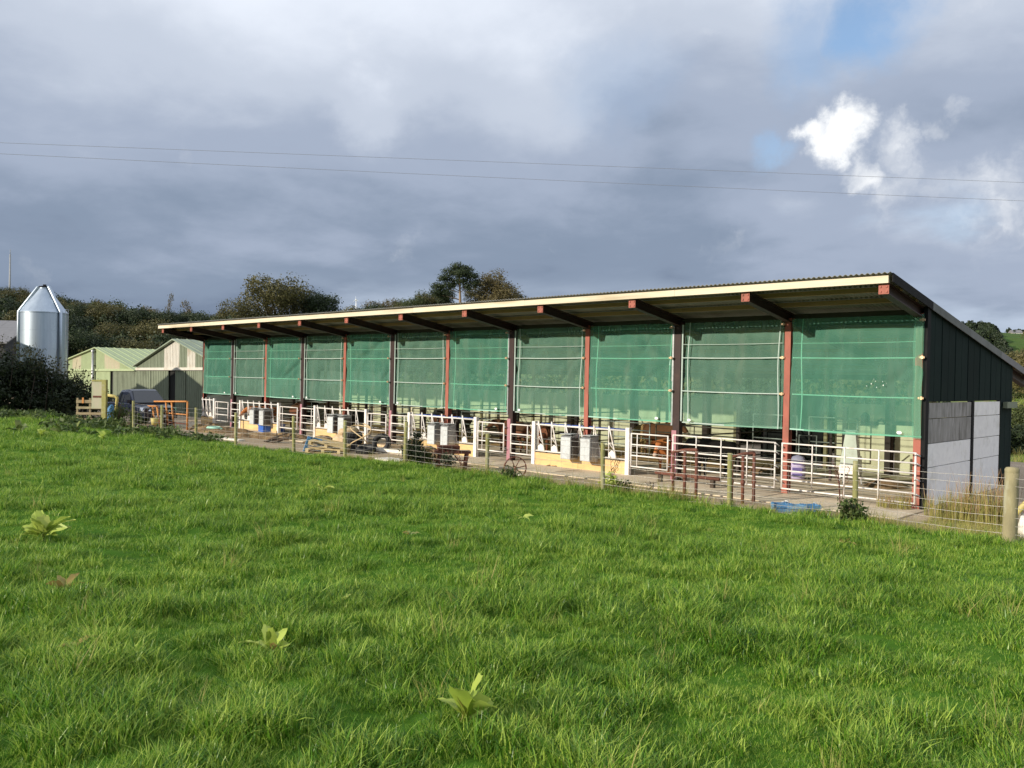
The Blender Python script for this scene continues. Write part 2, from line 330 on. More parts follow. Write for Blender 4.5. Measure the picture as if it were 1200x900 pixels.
# ------------------------------------------------------------------ mesh helpers
class MB:
    """collects shapes and links them as one mesh"""
    def __init__(s): s.v = []; s.f = []; s.sm = []
    def add(s, vs, fs, smooth=False):
        o = len(s.v); s.v += [tuple(q) for q in vs]; s.f += [tuple(i + o for i in f) for f in fs]; s.sm += [smooth] * len(fs); return s
    def box(s, x0, x1, y0, y1, z0, z1, mat=None):
        vs = [(x, y, z) for z in (z0, z1) for (x, y) in ((x0, y0), (x1, y0), (x1, y1), (x0, y1))]
        if mat is not None: vs = [mat @ Vector(v) for v in vs]
        return s.add(vs, [(3, 2, 1, 0), (4, 5, 6, 7), (0, 1, 5, 4), (1, 2, 6, 5), (2, 3, 7, 6), (3, 0, 4, 7)])
    def bar(s, p, q, w, h, up=(0, 0, 1)):
        p = Vector(p); q = Vector(q); d = (q - p).normalized(); u = Vector(up)
        if abs(d.dot(u)) > .98: u = Vector((0, 1, 0))
        sx = d.cross(u).normalized(); sz = sx.cross(d).normalized()
        vs = []
        for c in (p, q):
            for a, b in ((-1, -1), (1, -1), (1, 1), (-1, 1)): vs.append(c + sx * (a * w / 2) + sz * (b * h / 2))
        return s.add(vs, [(3, 2, 1, 0), (4, 5, 6, 7), (0, 1, 5, 4), (1, 2, 6, 5), (2, 3, 7, 6), (3, 0, 4, 7)])
    def tube(s, pts, r, n=6, cap=True, r2=None):
        pts = [Vector(p) for p in pts]; m = len(pts); vs = []; prev = None
        for i, p in enumerate(pts):
            d = (pts[min(i + 1, m - 1)] - pts[max(i - 1, 0)]).normalized()
            if prev is None:
                a = Vector((0, 0, 1)) if abs(d.z) < .9 else Vector((1, 0, 0))
                prev = d.cross(a).normalized()
            prev = (prev - d * prev.dot(d)).normalized(); w = d.cross(prev)
            rr = (r[i] if isinstance(r, (list, tuple)) else (r if r2 is None else r + (r2 - r) * i / (m - 1)))
            for k in range(n):
                t = 2 * PI * k / n; vs.append(p + prev * (math.cos(t) * rr) + w * (math.sin(t) * rr))
        fs = []
        for i in range(m - 1):
            for k in range(n): fs.append((i * n + k, i * n + (k + 1) % n, (i + 1) * n + (k + 1) % n, (i + 1) * n + k))
        s.add(vs, fs, True)
        if cap:
            o = len(s.v) - m * n
            s.f.append(tuple(o + k for k in range(n))[::-1]); s.f.append(tuple(o + (m - 1) * n + k for k in range(n))); s.sm += [False, False]
        return s
    def lathe(s, prof, n=24, smooth=True, c=(0, 0)):
        vs = []; m = len(prof)
        for r, z in prof:
            for k in range(n):
                t = 2 * PI * k / n; vs.append((c[0] + r * math.cos(t), c[1] + r * math.sin(t), z))
        fs = [(i * n + k, i * n + (k + 1) % n, (i + 1) * n + (k + 1) % n, (i + 1) * n + k) for i in range(m - 1) for k in range(n)]
        return s.add(vs, fs, smooth)
    def prism(s, poly, axis, a, b):
        """poly: 2-D outline; axis the extrusion axis (0 x: (y,z), 1 y: (x,z), 2 z: (x,y))"""
        def P(q, t): return ((t, q[0], q[1]), (q[0], t, q[1]), (q[0], q[1], t))[axis]
        n = len(poly); vs = [P(q, a) for q in poly] + [P(q, b) for q in poly]
        fs = [tuple(range(n))[::-1], tuple(range(n, 2 * n))] + [(i, (i + 1) % n, n + (i + 1) % n, n + i) for i in range(n)]
        return s.add(vs, fs)
    def mesh(s, name):
        me = bpy.data.meshes.new(name); me.from_pydata(s.v, [], s.f); me.polygons.foreach_set('use_smooth', s.sm); me.update()
        bm = bmesh.new(); bm.from_mesh(me); bmesh.ops.recalc_face_normals(bm, faces=bm.faces); bm.to_mesh(me); bm.free()
        return me
    def build(s, name, mat, parent=None, **k):
        return link(name, s.mesh(name), mat, parent, **k)

def link(name, me, mat, parent=None, loc=(0, 0, 0), rot=(0, 0, 0)):
    if mat is not None and not me.materials: me.materials.append(MATS[mat])
    o = bpy.data.objects.new(name, me); COL.objects.link(o); o.location = loc; o.rotation_euler = rot
    if parent is not None: adopt(o, parent)
    return o

KIDS = {}
def adopt(o, parent):
    o.parent = parent; KIDS.setdefault(parent.name, []).append(o)
def CHILD(o): return list(KIDS.get(o.name, []))

def tag(o, label=None, cat=None, group=None, kind=None):
    if label: o['label'] = label
    if cat: o['category'] = cat
    if group: o['group'] = group
    if kind: o['kind'] = kind
    return o

def thing(name, label, cat, loc=(0, 0, 0), rz=0, group=None, rot=None):
    o = bpy.data.objects.new(name, None); COL.objects.link(o); o.empty_display_size = .3
    o.location = loc; o.rotation_euler = rot if rot is not None else (0, 0, rz)
    return tag(o, label, cat, group)

def dup(root, loc=None, rot=None, label=None, group=None):
    r = root.copy(); COL.objects.link(r)
    if loc is not None: r.location = loc
    if rot is not None: r.rotation_euler = rot
    if label: r['label'] = label
    if group: r['group'] = group
    for ch in [c for c in CHILD(root)]:
        c = ch.copy(); COL.objects.link(c); adopt(c, r)
        for g in CHILD(ch):
            d = g.copy(); COL.objects.link(d); adopt(d, c)
    return r

SLOPE = .0089                                    # the shed stands on ground that rises to its far end
TILT = Euler((0, SLOPE, 0)).to_matrix()
def S(x, y, z): return TILT @ Vector((x, y, z))  # shed coordinates -> world
def srot(rz=0): return (TILT @ Euler((0, 0, rz)).to_matrix()).to_euler()

# value noise on numpy arrays
def vnoise(x, y, seed=0):
    x = np.asarray(x, float); y = np.asarray(y, float)
    xi = np.floor(x).astype(np.int64); yi = np.floor(y).astype(np.int64); fx = x - xi; fy = y - yi
    fx = fx * fx * (3 - 2 * fx); fy = fy * fy * (3 - 2 * fy)
    def h(a, b):
        n = (a * 374761393 + b * 668265263 + seed * 974711) & 0x7fffffff
        n = ((n ^ (n >> 13)) * 1274126177) & 0x7fffffff
        return ((n ^ (n >> 16)) & 0xffff) / 65535.
    return (h(xi, yi) * (1 - fx) + h(xi + 1, yi) * fx) * (1 - fy) + (h(xi, yi + 1) * (1 - fx) + h(xi + 1, yi + 1) * fx) * fy
def fbm(x, y, seed=0, o=4):
    s = 0; a = .5; t = 0
    for i in range(o): s = s + a * vnoise(x * 2 ** i, y * 2 ** i, seed + i); t += a; a *= .5
    return s / t
def sstep(a, b, x):
    t = np.clip((np.asarray(x, float) - a) / (b - a), 0, 1); return t * t * (3 - 2 * t)

def grid_mesh(name, V, nu, nv, mat, smooth=True):
    idx = np.arange(nu * nv).reshape(nu, nv)
    F = np.stack([idx[:-1, :-1], idx[1:, :-1], idx[1:, 1:], idx[:-1, 1:]], -1).reshape(-1, 4)
    me = bpy.data.meshes.new(name); me.vertices.add(len(V)); me.vertices.foreach_set('co', np.asarray(V, np.float32).ravel())
    me.loops.add(F.size); me.loops.foreach_set('vertex_index', F.ravel().astype(np.int32))
    me.polygons.add(len(F)); me.polygons.foreach_set('loop_start', np.arange(0, F.size, 4, dtype=np.int32)); me.polygons.foreach_set('loop_total', np.full(len(F), 4, np.int32))
    me.update(calc_edges=True); me.validate()
    if smooth: me.polygons.foreach_set('use_smooth', [True] * len(F))
    me.materials.append(MATS[mat]); return me

def faces_mesh(name, V, k, mat, var=None):
    """V: (n*k,3) loose polygons of k corners each; var: tone of each polygon"""
    V = np.asarray(V, np.float32); n = len(V) // k
    me = bpy.data.meshes.new(name); me.vertices.add(len(V)); me.vertices.foreach_set('co', V.ravel())
    me.loops.add(n * k); me.loops.foreach_set('vertex_index', np.arange(n * k, dtype=np.int32))
    me.polygons.add(n); me.polygons.foreach_set('loop_start', np.arange(0, n * k, k, dtype=np.int32)); me.polygons.foreach_set('loop_total', np.full(n, k, np.int32))
    me.update(calc_edges=True)
    if var is not None:
        a = me.attributes.new('var', 'FLOAT', 'FACE'); a.data.foreach_set('value', np.asarray(var, np.float32))
    if mat: me.materials.append(MATS[mat])
    return me

def leaf_quads(P, Nn, size, rng, droop=.0, aspect=.6):
    """a kite-shaped leaf at each point, roughly square to the direction Nn"""
    n = len(P)
    q = Nn + rng.normal(0, .55, (n, 3)); q /= np.linalg.norm(q, axis=1, keepdims=True)
    a = rng.normal(0, 1, (n, 3)); a[:, 2] -= droop; a -= q * (a * q).sum(1, keepdims=True); a /= np.linalg.norm(a, axis=1, keepdims=True) + 1e-9
    b = np.cross(q, a); s = (size * rng.uniform(.6, 1.4, n))[:, None]
    return np.stack([P - a * s * .5, P + b * s * aspect * .5, P + a * s * .5, P - b * s * aspect * .5], 1).reshape(-1, 3)
# ------------------------------------------------------------------ ground
FENCE = [(8.2, -3.3), (5.3, -3.55), (2.6, -3.84), (.04, -3.6), (-2.25, -4.1), (-5.12, -4.5), (-8.7, -4.6), (-11.5, -5.0), (-13.7, -5.4), (-15.6, -5.9), (-18.6, -6.2), (-20.9, -6.45), (-23.9, -6.35), (-26.5, -6.35)]
_fx = np.array([p[0] for p in FENCE][::-1]); _fy = np.array([p[1] for p in FENCE][::-1])
def yfence(x): return np.interp(x, _fx, _fy)
def yard_z(x): return -SLOPE * np.clip(x, -90, 12)
def field_base(x, y):
    yy = np.clip(y, -26, 0)
    return .22 - SLOPE * np.clip(x, -90, 30) + .06 * (-5 - yy)
def field_z(x, y):
    z = field_base(x, y)
    b = (fbm(x * .55, y * .55, 3, 3) - .5) * .09 + (fbm(x * 1.9, y * 1.9, 9, 3) - .5) * .085 + (vnoise(x * 4.3, y * 4.3, 13) - .5) * .035
    z = z + b
    s = y - yfence(x) - (fbm(x * .9, y * 0 + 3, 21, 3) - .5) * .9
    drop = np.maximum(z - (yard_z(x) - .14), .1)
    return z - sstep(.05, 1.15, s) * drop

def make_field():
    xs = np.concatenate([np.arange(-62, -26, .5), np.concatenate([np.arange(-26, -6, .22), np.arange(-6, 12, .13)]), np.arange(12, 40, .7)])
    t = np.concatenate([np.linspace(0, .5, 34)[:-1], np.linspace(.5, 1, 190)])
    X, T = np.meshgrid(xs, t, indexing='ij')
    Y0 = -48; Y1 = yfence(X) + 1.3
    Y = Y0 + (Y1 - Y0) * T
    Z = field_z(X, Y)
    V = np.stack([X, Y, Z], -1).reshape(-1, 3)
    o = link('field', grid_mesh('field', V, len(xs), len(t), 'soil_grass'), None)
    tag(o, 'sloping green pasture in front of the shed', kind='structure')
make_field()

def grid_sheet(name, x0, x1, y0, y1, dx, zf, mat, label):
    xs = np.arange(x0, x1 + dx, dx); ys = np.arange(y0, y1 + dx, dx)
    X, Y = np.meshgrid(xs, ys, indexing='ij'); V = np.stack([X, Y, zf(X, Y)], -1).reshape(-1, 3)
    return tag(link(name, grid_mesh(name, V, len(xs), len(ys), mat), None), label, kind='structure')
grid_sheet('yard', -80, 13.2, -8.5, 15, .4, lambda x, y: yard_z(x) - .024 + (fbm(x * 1.3, y * 1.3, 5, 4) - .5) * .034, 'gravel', 'gravel yard between fence and shed')
# concrete floor of the shed with its apron; sawn into bays
b = MB()
b.box(-34.6, .12, -1.75, 6.75, -.3, 0)
fl = b.build('floor', 'concrete_floor', rot=(0, SLOPE, 0)); tag(fl, 'pale concrete floor and apron under the shed', kind='structure')
for k in range(1, 11):
    MB().box(-3.1 * k - .012, -3.1 * k + .012, -1.74, -.16, .001, .004).build('floor_joint', 'dull_steel', fl)
b = MB()
xs = np.linspace(-34.2, -6.4, 120); ys = np.linspace(3.4, 6.5, 14)
X, Y = np.meshgrid(xs, ys, indexing='ij')
Z = .012 + .10 * fbm(X * 1.1, Y * 1.1, 31, 4) * sstep(3.4, 4.2, Y)
o = link('straw', grid_mesh('straw', np.stack([X, Y, Z], -1).reshape(-1, 3), 120, 14, 'straw'), None, rot=(0, SLOPE, 0)); tag(o, 'trodden straw bedding inside the shed', kind='stuff')

# the land around: a sheet to the horizon that rises to a wooded ridge behind the shed
_pxs = np.array([-2500, -700, -200, 0, 120, 220, 320, 430, 550, 650, 760, 900, 1040, 1120, 1200, 1330, 1700, 3000.])
_crest = np.array([4, 9, 12.5, 13.2, 11.4, 9.8, 10.0, 11.2, 13.8, 14.5, 13.2, 10.5, 8.0, 5.6, 5.0, 5.2, 5, 3.])
_az = np.arctan2(_pxs - 600, FPX)
def land_z(X, Y):
    dx = X - CX; dy = Y - CY
    dep = dx * _f[0] + dy * _f[1]; lat = dx * _r[0] + dy * _r[1]
    d = np.hypot(dep, lat); az = np.arctan2(lat, dep)
    crest = np.interp(az, _az, _crest) * (np.cos(np.clip(np.abs(az) - 1.2, 0, PI / 2)) ** 2)
    right = sstep(.42, .56, az)
    d0 = 62 - 34 * right; d1 = 150 - 68 * right
    base = yard_z(np.clip(X, -60, 12)) - .42
    z = base + crest * sstep(d0, d1, dep) + (fbm(X * .06, Y * .06, 41, 4) - .5) * 2.2 * sstep(55, 110, d)
    z = z - right * 9 * sstep(95, 190, d) * (az < 1.4)
    z = z - sstep(200, 420, d) * 8 * (1 - right)
    return z
ths = np.linspace(0, 2 * PI, 241); ds = np.concatenate([np.arange(0, 60, 3.), np.arange(60, 200, 4), np.geomspace(200, 2200, 22)])
TH, DD = np.meshgrid(ths, ds, indexing='ij')
X = CX + DD * np.sin(TH); Y = CY + DD * np.cos(TH)
Z = np.minimum(land_z(X, Y), 999)
near = (DD < 26) | ((Y < 2) & (X < 12) & (X > -65) & (Y > -50))
Z = np.where(near, np.minimum(Z, -.5), Z)
Z = Z + ((Y > 0) & (X > -2) & (X < 40) & (DD < 60)) * (-.0)
o = link('ground', grid_mesh('ground', np.stack([X, Y, Z], -1).reshape(-1, 3), len(ths), len(ds), 'rough_grass'), None)
tag(o, 'rough grassy hillside rising behind the farm', kind='structure')

# the far hill with its fields
def far_hill():
    m = bpy.data.materials.new('far_fields'); m.use_nodes = True; MATS['far_fields'] = m
    nt = m.node_tree; L = nt.links.new; b = nt.nodes['Principled BSDF']
    g = nt.nodes.new('ShaderNodeNewGeometry')
    n = nt.nodes.new('ShaderNodeTexNoise'); n.inputs['Scale'].default_value = .02; n.inputs['Detail'].default_value = 4
    ad = nt.nodes.new('ShaderNodeVectorMath'); ad.operation = 'MULTIPLY_ADD'; L(n.outputs['Color'], ad.inputs[0]); ad.inputs[1].default_value = (40, 40, 10); L(g.outputs['Position'], ad.inputs[2]); L(g.outputs['Position'], n.inputs['Vector'])
    v = nt.nodes.new('ShaderNodeTexVoronoi'); v.inputs['Scale'].default_value = .016; L(ad.outputs[0], v.inputs['Vector'])
    sp = nt.nodes.new('ShaderNodeSeparateColor'); L(v.outputs['Color'], sp.inputs[0])
    rp = nt.nodes.new('ShaderNodeValToRGB'); L(sp.outputs[0], rp.inputs[0]); rp.color_ramp.interpolation = 'CONSTANT'
    rp.color_ramp.elements[0].color = (.075, .13, .03, 1); rp.color_ramp.elements[1].position = .75; rp.color_ramp.elements[1].color = (.15, .15, .06, 1)
    e = rp.color_ramp.elements.new(.35); e.color = (.06, .12, .025, 1)
    n2 = nt.nodes.new('ShaderNodeTexNoise'); n2.inputs['Scale'].default_value = .15; n2.inputs['Detail'].default_value = 8; L(g.outputs['Position'], n2.inputs['Vector'])
    mx = nt.nodes.new('ShaderNodeMix'); mx.data_type = 'RGBA'; mx.blend_type = 'MULTIPLY'; mx.inputs['Factor'].default_value = .5; L(rp.outputs[0], mx.inputs['A']); L(n2.outputs['Color'], mx.inputs['B'])
    L(mx.outputs['Result'], b.inputs['Base Color']); b.inputs['Roughness'].default_value = .95; b.inputs['Specular IOR Level'].default_value = .1
    na = 60; nd = 26
    az = np.linspace(math.atan2(380, FPX), math.atan2(1700, FPX), na); dd = np.linspace(300, 720, nd)
    A, D = np.meshgrid(az, dd, indexing='ij')
    X = CX + D * (np.cos(A) * _f[0] + np.sin(A) * _r[0]); Y = CY + D * (np.cos(A) * _f[1] + np.sin(A) * _r[1])
    px = 600 + FPX * np.tan(A)
    top = np.interp(px, [980, 1040, 1130, 1200, 1400, 2300], [10, 24, 36, 33, 40, 60])
    Z = -14 + (top + 14) * sstep(300, 560, D) ** .8 - sstep(590, 720, D) * 14 + (fbm(X * .01, Y * .01, 51, 4) - .5) * 5
    o = link('hill', grid_mesh('hill', np.stack([X, Y, Z], -1).reshape(-1, 3), na, nd, 'far_fields'), None)
    tag(o, 'far hill with green fields', kind='structure')
    return (np.stack([X, Y, Z], -1), px)
HILL, HILLPX = far_hill()

# ------------------------------------------------------------------ grass
def grass_tufts():
    """tuft prototypes (unlinked collection) set on scattered points by geometry nodes"""
    pc = bpy.data.collections.new('grass_tufts')
    def tuft(i, n, h0, h1, spread, w, lean, mat, vlo=0., vhi=1.):
        rng = np.random.default_rng(100 + i); Q = []; var = []
        for k in range(n):
            a = rng.uniform(0, 2 * PI); r = spread * math.sqrt(rng.uniform()); bx, by = r * math.cos(a), r * math.sin(a)
            h = rng.uniform(h0, h1); ln = rng.uniform(.1, 1) * lean * h; da = a + rng.normal(0, .9) if rng.uniform() < .6 else rng.uniform(0, 2 * PI)
            fx, fy = math.cos(da), math.sin(da); sx, sy = -fy, fx
            ww = w * rng.uniform(.7, 1.3); tw = rng.normal(0, .5); c, s_ = math.cos(tw), math.sin(tw); sx, sy = sx * c - sy * s_, sx * s_ + sy * c
            P = []
            for t in (0, .38, .74, 1.):
                f = ln * t ** 1.9; z = h * (t - .16 * lean * t * t); P.append((bx + fx * f, by + fy * f, z, ww * (1 - t ** 1.6) * .5 + (.0006 if t == 1 else 0)))
            vv = rng.uniform(vlo, vhi)
            for j in range(3):
                p, q = P[j], P[j + 1]
                Q += [(p[0] - sx * p[3], p[1] - sy * p[3], p[2]), (p[0] + sx * p[3], p[1] + sy * p[3], p[2]), (q[0] + sx * q[3], q[1] + sy * q[3], q[2]), (q[0] - sx * q[3], q[1] - sy * q[3], q[2])]; var.append(vv)
        o = bpy.data.objects.new('grass_tuft', faces_mesh('grass_tuft', Q, 4, mat, var)); pc.objects.link(o)
    for i in range(5): tuft(i, 28, .028, .066, .085, .0054, .9, 'grass_blade')
    for i in range(5, 8): tuft(i, 32, .055, .115, .065, .0056, 1.1, 'grass_blade')
    for i in range(8, 10): tuft(i, 16, .08, .22, .06, .004, .9, 'dry_grass')
    return pc
PC = grass_tufts()

def scatter(name, P, scale, idx, pc, label, seed=5, tilt=.12):
    rng = np.random.default_rng(seed); n = len(P)
    me = bpy.data.meshes.new(name); me.vertices.add(n); me.vertices.foreach_set('co', P.astype(np.float32).ravel())
    a = me.attributes.new('size', 'FLOAT', 'POINT'); a.data.foreach_set('value', scale.astype(np.float32))
    a = me.attributes.new('kind_index', 'INT', 'POINT'); a.data.foreach_set('value', idx.astype(np.int32))
    rot = np.stack([rng.normal(0, tilt, n), rng.normal(0, tilt, n), rng.uniform(0, 2 * PI, n)], 1)
    a = me.attributes.new('turn', 'FLOAT_VECTOR', 'POINT'); a.data.foreach_set('vector', rot.astype(np.float32).ravel())
    ob = bpy.data.objects.new(name, me); COL.objects.link(ob); tag(ob, label, kind='stuff')
    g = bpy.data.node_groups.new(name, 'GeometryNodeTree')
    g.interface.new_socket('Geometry', in_out='INPUT', socket_type='NodeSocketGeometry'); g.interface.new_socket('Geometry', in_out='OUTPUT', socket_type='NodeSocketGeometry')
    N = g.nodes.new; L = g.links.new
    gi = N('NodeGroupInput'); go = N('NodeGroupOutput'); ip = N('GeometryNodeInstanceOnPoints'); ci = N('GeometryNodeCollectionInfo')
    ci.inputs['Collection'].default_value = pc; ci.inputs['Separate Children'].default_value = True; ci.inputs['Reset Children'].default_value = True
    def attr(nm, t):
        q = N('GeometryNodeInputNamedAttribute'); q.data_type = t; q.inputs['Name'].default_value = nm; return q.outputs['Attribute']
    L(gi.outputs[0], ip.inputs['Points']); L(ci.outputs[0], ip.inputs['Instance']); ip.inputs['Pick Instance'].default_value = True
    L(attr('kind_index', 'INT'), ip.inputs['Instance Index']); L(attr('size', 'FLOAT'), ip.inputs['Scale']); L(attr('turn', 'FLOAT_VECTOR'), ip.inputs['Rotation'])
    L(ip.outputs[0], go.inputs[0])
    md = ob.modifiers.new('grass', 'NODES'); md.node_group = g
    return ob

def scatter_field():
    rng = np.random.default_rng(3); pts = []
    # candidates in rings round the camera: density falls with distance, tufts grow a little
    rings = [(1.2, 4.5, 640), (4.5, 7, 480), (7, 10, 330), (10, 15, 200), (15, 22, 115), (22, 32, 60), (32, 50, 30)]
    az0, az1 = math.atan(-600 / FPX) - .36, math.atan(600 / FPX) + .42
    for d0, d1, dens in rings:
        area = (d1 * d1 - d0 * d0) * .5 * (az1 - az0); n = int(area * dens)
        d = np.sqrt(rng.uniform(d0 * d0, d1 * d1, n)); a = rng.uniform(az0, az1, n)
        x = CX + d * (np.cos(a) * _f[0] + np.sin(a) * _r[0]); y = CY + d * (np.cos(a) * _f[1] + np.sin(a) * _r[1])
        pts.append(np.stack([x, y, d], 1))
    P = np.concatenate(pts); x, y, d = P.T
    s = y - yfence(x)
    keep = (s < .42 + (fbm(x * .9, y * 0 + 3, 21, 3) - .5) * .9) & (x > -60) & (x < 38)
    x, y, d, s = x[keep], y[keep], d[keep], s[keep]
    z = field_z(x, y) - .008
    tall = fbm(x * .75, y * .75, 77, 4)                         # clumps of longer grass
    tall2 = fbm(x * 3.4, y * 3.4, 78, 3)
    grow = .52 + 1.25 * sstep(.36, .72, tall * .4 + tall2 * .6)
    sc = grow * rng.uniform(.66, 1.12, len(x)) * np.clip(1 + (d - 7) * .022, .95, 1.7)
    sc *= 1 + .2 * sstep(-.9, .1, s) * (x > -8)
    u = rng.uniform(size=len(x))
    idx = rng.integers(0, 5, len(x)); idx = np.where(u < .35 * sstep(.45, .7, tall) + .10, rng.integers(5, 8, len(x)), idx)
    idx = np.where(rng.uniform(size=len(x)) < .0025 + .30 * sstep(-.7, .3, s) * (x > -14), rng.integers(8, 10, len(x)), idx)
    print('tufts', len(x))
    scatter('grass', np.stack([x, y, z], 1), sc, idx, PC, 'long green grass covering the pasture')
scatter_field()
# ------------------------------------------------------------------ the livestock shed
BW = 3.1; NB = 11; LEN = BW * NB; DEP = 6.69
RS = .168; RZ0 = 4.79                     # roof slope, height of the roof's front edge at y = -2.2
def roof_z(y): return RZ0 - RS * (y + 2.2)
shed = thing('livestock_shed', 'long open-fronted mono-pitch cattle shed with red posts and dark green gable', 'cattle shed', rot=(0, SLOPE, 0))

def post_mesh():
    b = MB(); w, d, h, t = .152, .17, 4.20, .02
    b.box(-w / 2, w / 2, -d / 2, -d / 2 + t, 0, h); b.box(-w / 2, w / 2, d / 2 - t, d / 2, 0, h); b.box(-t / 2, t / 2, -d / 2 + t, d / 2 - t, 0, h)
    return b.mesh('post')
def dark_post_mesh():
    b = MB(); w, d, h = .20, .17, 4.20
    b.box(-w / 2, w / 2, -d / 2, d / 2, 0, h); return b.mesh('post')
pm_red = post_mesh(); pm_dark = dark_post_mesh(); pm_dark.materials.append(MATS['dark_oxide']); pm_red.materials.append(MATS['red_oxide'])
slv = MB().box(-.115, .03, -.11, .09, .0, 1.32).mesh('post_sleeve'); slv.materials.append(MATS['pink_sleeve'])
bat = MB().box(-.155, -.105, -.10, -.04, 1.45, 4.1).mesh('edge_batten'); bat.materials.append(MATS['galvanised'])
raf = MB()
sl = math.sqrt(1 + RS * RS)
def rafter_mesh():
    b = MB(); y0, y1 = -2.12, 8.4
    for (zz0, zz1, hw) in ((-.34, -.315, .08), (-.135, -.11, .08), (-.315, -.135, .012)):
        b.prism([(y0, roof_z(y0) + zz0), (y1, roof_z(y1) + zz0), (y1, roof_z(y1) + zz1), (y0, roof_z(y0) + zz1)], 0, -hw, hw)
    return b.mesh('rafter')
rm = rafter_mesh(); rm.materials.append(MATS['dark_oxide'])
b = MB(); z0 = roof_z(-2.13)
b.box(-.10, .10, -2.14, -2.121, z0 - .345, z0 - .14)
for sx in (-1, 1):
    for sz in (0, 1): b.box(sx * .06 - .018, sx * .06 + .018, -2.155, -2.14, z0 - .30 + sz * .1 - .018, z0 - .30 + sz * .1 + .018)
em = b.mesh('end_plate'); em.materials.append(MATS['red_oxide'])
bpm = MB(); bpm.box(-.05, .05, -.05, .05, 0, 3.1); bpm = bpm.mesh('back_post'); bpm.materials.append(MATS['old_wood'])
for k in range(NB + 1):
    x = -BW * k
    dark = k % 2 == 0 and k != 0
    p = link('post', pm_dark if dark else pm_red, None, shed, (x if k else -.105, 0, 0))
    if dark:
        link('post_sleeve', slv, None, p); link('edge_batten', bat, None, p)
    ra = link('rafter', rm, None, shed, (x if k else -.1, 0, 0)); link('end_plate', em, None, ra)
    MB().box(-.1, .1, DEP - .32, DEP - .12, 0, roof_z(DEP) - .345).build('back_post', 'dark_oxide', shed, loc=(x if k else -.12, 0, 0))
    if k: link('back_post', bpm, None, shed, (x + 1.3, DEP - .5, 0))
# purlins across the rafters, a header behind the net tops, the fascia boards
for y in (-1.45, -.6, .75, 2.0, 3.25, 4.5, 5.75, 7.0, 8.2):
    z = roof_z(y)
    for i in range(6):
        xa = .0 - 5.73 * i; MB().box(xa - 5.725, xa, y - .0375, y + .0375, z - .112, z - .006 - RS * .04).build('purlin', 'purlin_timber', shed)
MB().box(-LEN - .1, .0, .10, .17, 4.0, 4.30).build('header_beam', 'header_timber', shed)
for i in range(7):
    xa = .02 - 4.92 * i; MB().box(xa - 4.915, xa, -2.235, -2.185, RZ0 - .150, RZ0 - .004 + random.uniform(-.004, .004)).build('fascia_board', 'fascia_timber', shed)
# corrugated roof
def corrugated(x0, x1, y0, y1, pitch, amp, zf, th=.012):
    n = int((x1 - x0) / pitch * 6); xs = np.linspace(x0, x1, n + 1); zz = amp * np.cos((xs - x0) / pitch * 2 * PI)
    ys = (y0, y1); vs = []
    for dz in (0, th):
        for y in ys:
            for x, z in zip(xs, zz): vs.append((x, y, zf(y) + z + dz))
    m = n + 1; fs = []
    for i in range(n):
        fs += [(i, i + 1, m + i + 1, m + i), (2 * m + i, 3 * m + i, 3 * m + i + 1, 2 * m + i + 1), (i, 2 * m + i, 2 * m + i + 1, i + 1), (m + i, m + i + 1, 3 * m + i + 1, 3 * m + i)]
    fs += [(0, m, 3 * m, 2 * m), (n, 2 * m + n, 3 * m + n, m + n)]
    b = MB(); b.add(vs, fs); return b
for i in range(2):
    corrugated(-LEN - .25, .075, (-2.30, 3.05)[i], (3.2, 8.55)[i], .11, .015, (lambda y: roof_z(y) + .022) if i == 0 else (lambda y: roof_z(y) + .010), .010).build('roof_sheet', 'roof_sheet', shed)
# gable: upper sheets, full-height sheet at the back corner, concrete panels below
def gable(x, sgn):
    ys = [0.0, .93, 1.86, 2.79, 3.72, 4.65, 5.56, DEP]
    for i in range(7):
        y0, y1 = ys[i] + .003, ys[i + 1] - .003
        zb = 2.30 if i < 6 else .06
        b = MB()
        # box profile: shallow ribs standing proud
        b.prism([(y0, zb), (y1, zb), (y1, roof_z(y1) - .02), (y0, roof_z(y0) - .02)], 0, x, x + sgn * .022)
        yr = y0 + .02
        while yr < y1 - .05:
            b.prism([(yr, zb + .002), (yr + .035, zb + .002), (yr + .035, roof_z(yr + .035) - .03), (yr, roof_z(yr) - .03)], 0, x + sgn * .022, x + sgn * (.032 if yr < y0 + .03 else .025)); yr += .465
        b.build('cladding_sheet', 'green_cladding', shed)
    rows = [.02, .88, 1.40, 1.94, 2.29]
    for (a, c) in ((.11, 3.12), (3.30, 5.50)):
        for j in range(4):
            z1 = rows[j + 1] - .016
            b = MB(); b.box(x - .06, x + .035 + random.uniform(-.004, .004), a, c, rows[j], z1)
            o = b.build('concrete_panel', 'stained_concrete' if j >= 2 and a < 1 else 'gable_concrete', shed)
            if j >= 2 and a < 1: o['label'] = 'concrete panel with dark water stains'
    MB().box(x - .06, x + .055, 3.13, 3.29, 0, 2.30).build('gable_post', 'black_steel', shed)
    MB().box(*((x - .018, x + .06) if sgn > 0 else (x - .06, x + .018)), -.09, .10, 0, 4.34).build('corner_angle', 'black_steel', shed)
    MB().box(x - .05, x + .03, 5.505, 5.555, 0, 2.30).build('gable_post', 'dark_oxide', shed)
    for i, (a, c) in enumerate(((-2.2, .1), (.1, 2.7), (2.7, 5.3), (5.3, 8.55))):
        MB().prism([(a, roof_z(a) - .13), (c, roof_z(c) - .13), (c, roof_z(c) + .045), (a, roof_z(a) + .045)], 0, x + sgn * .08, x + sgn * .10).build('verge_flashing', 'flashing' if i in (1, 2) else 'shed_roof_grey' if i == 3 else 'black_steel', shed)
gable(0, 1); gable(-LEN, -1)
b = MB().box(.045, .15, 5.75, 6.72, 2.10, 2.26); b.build('door_track', 'barn_dark', shed)
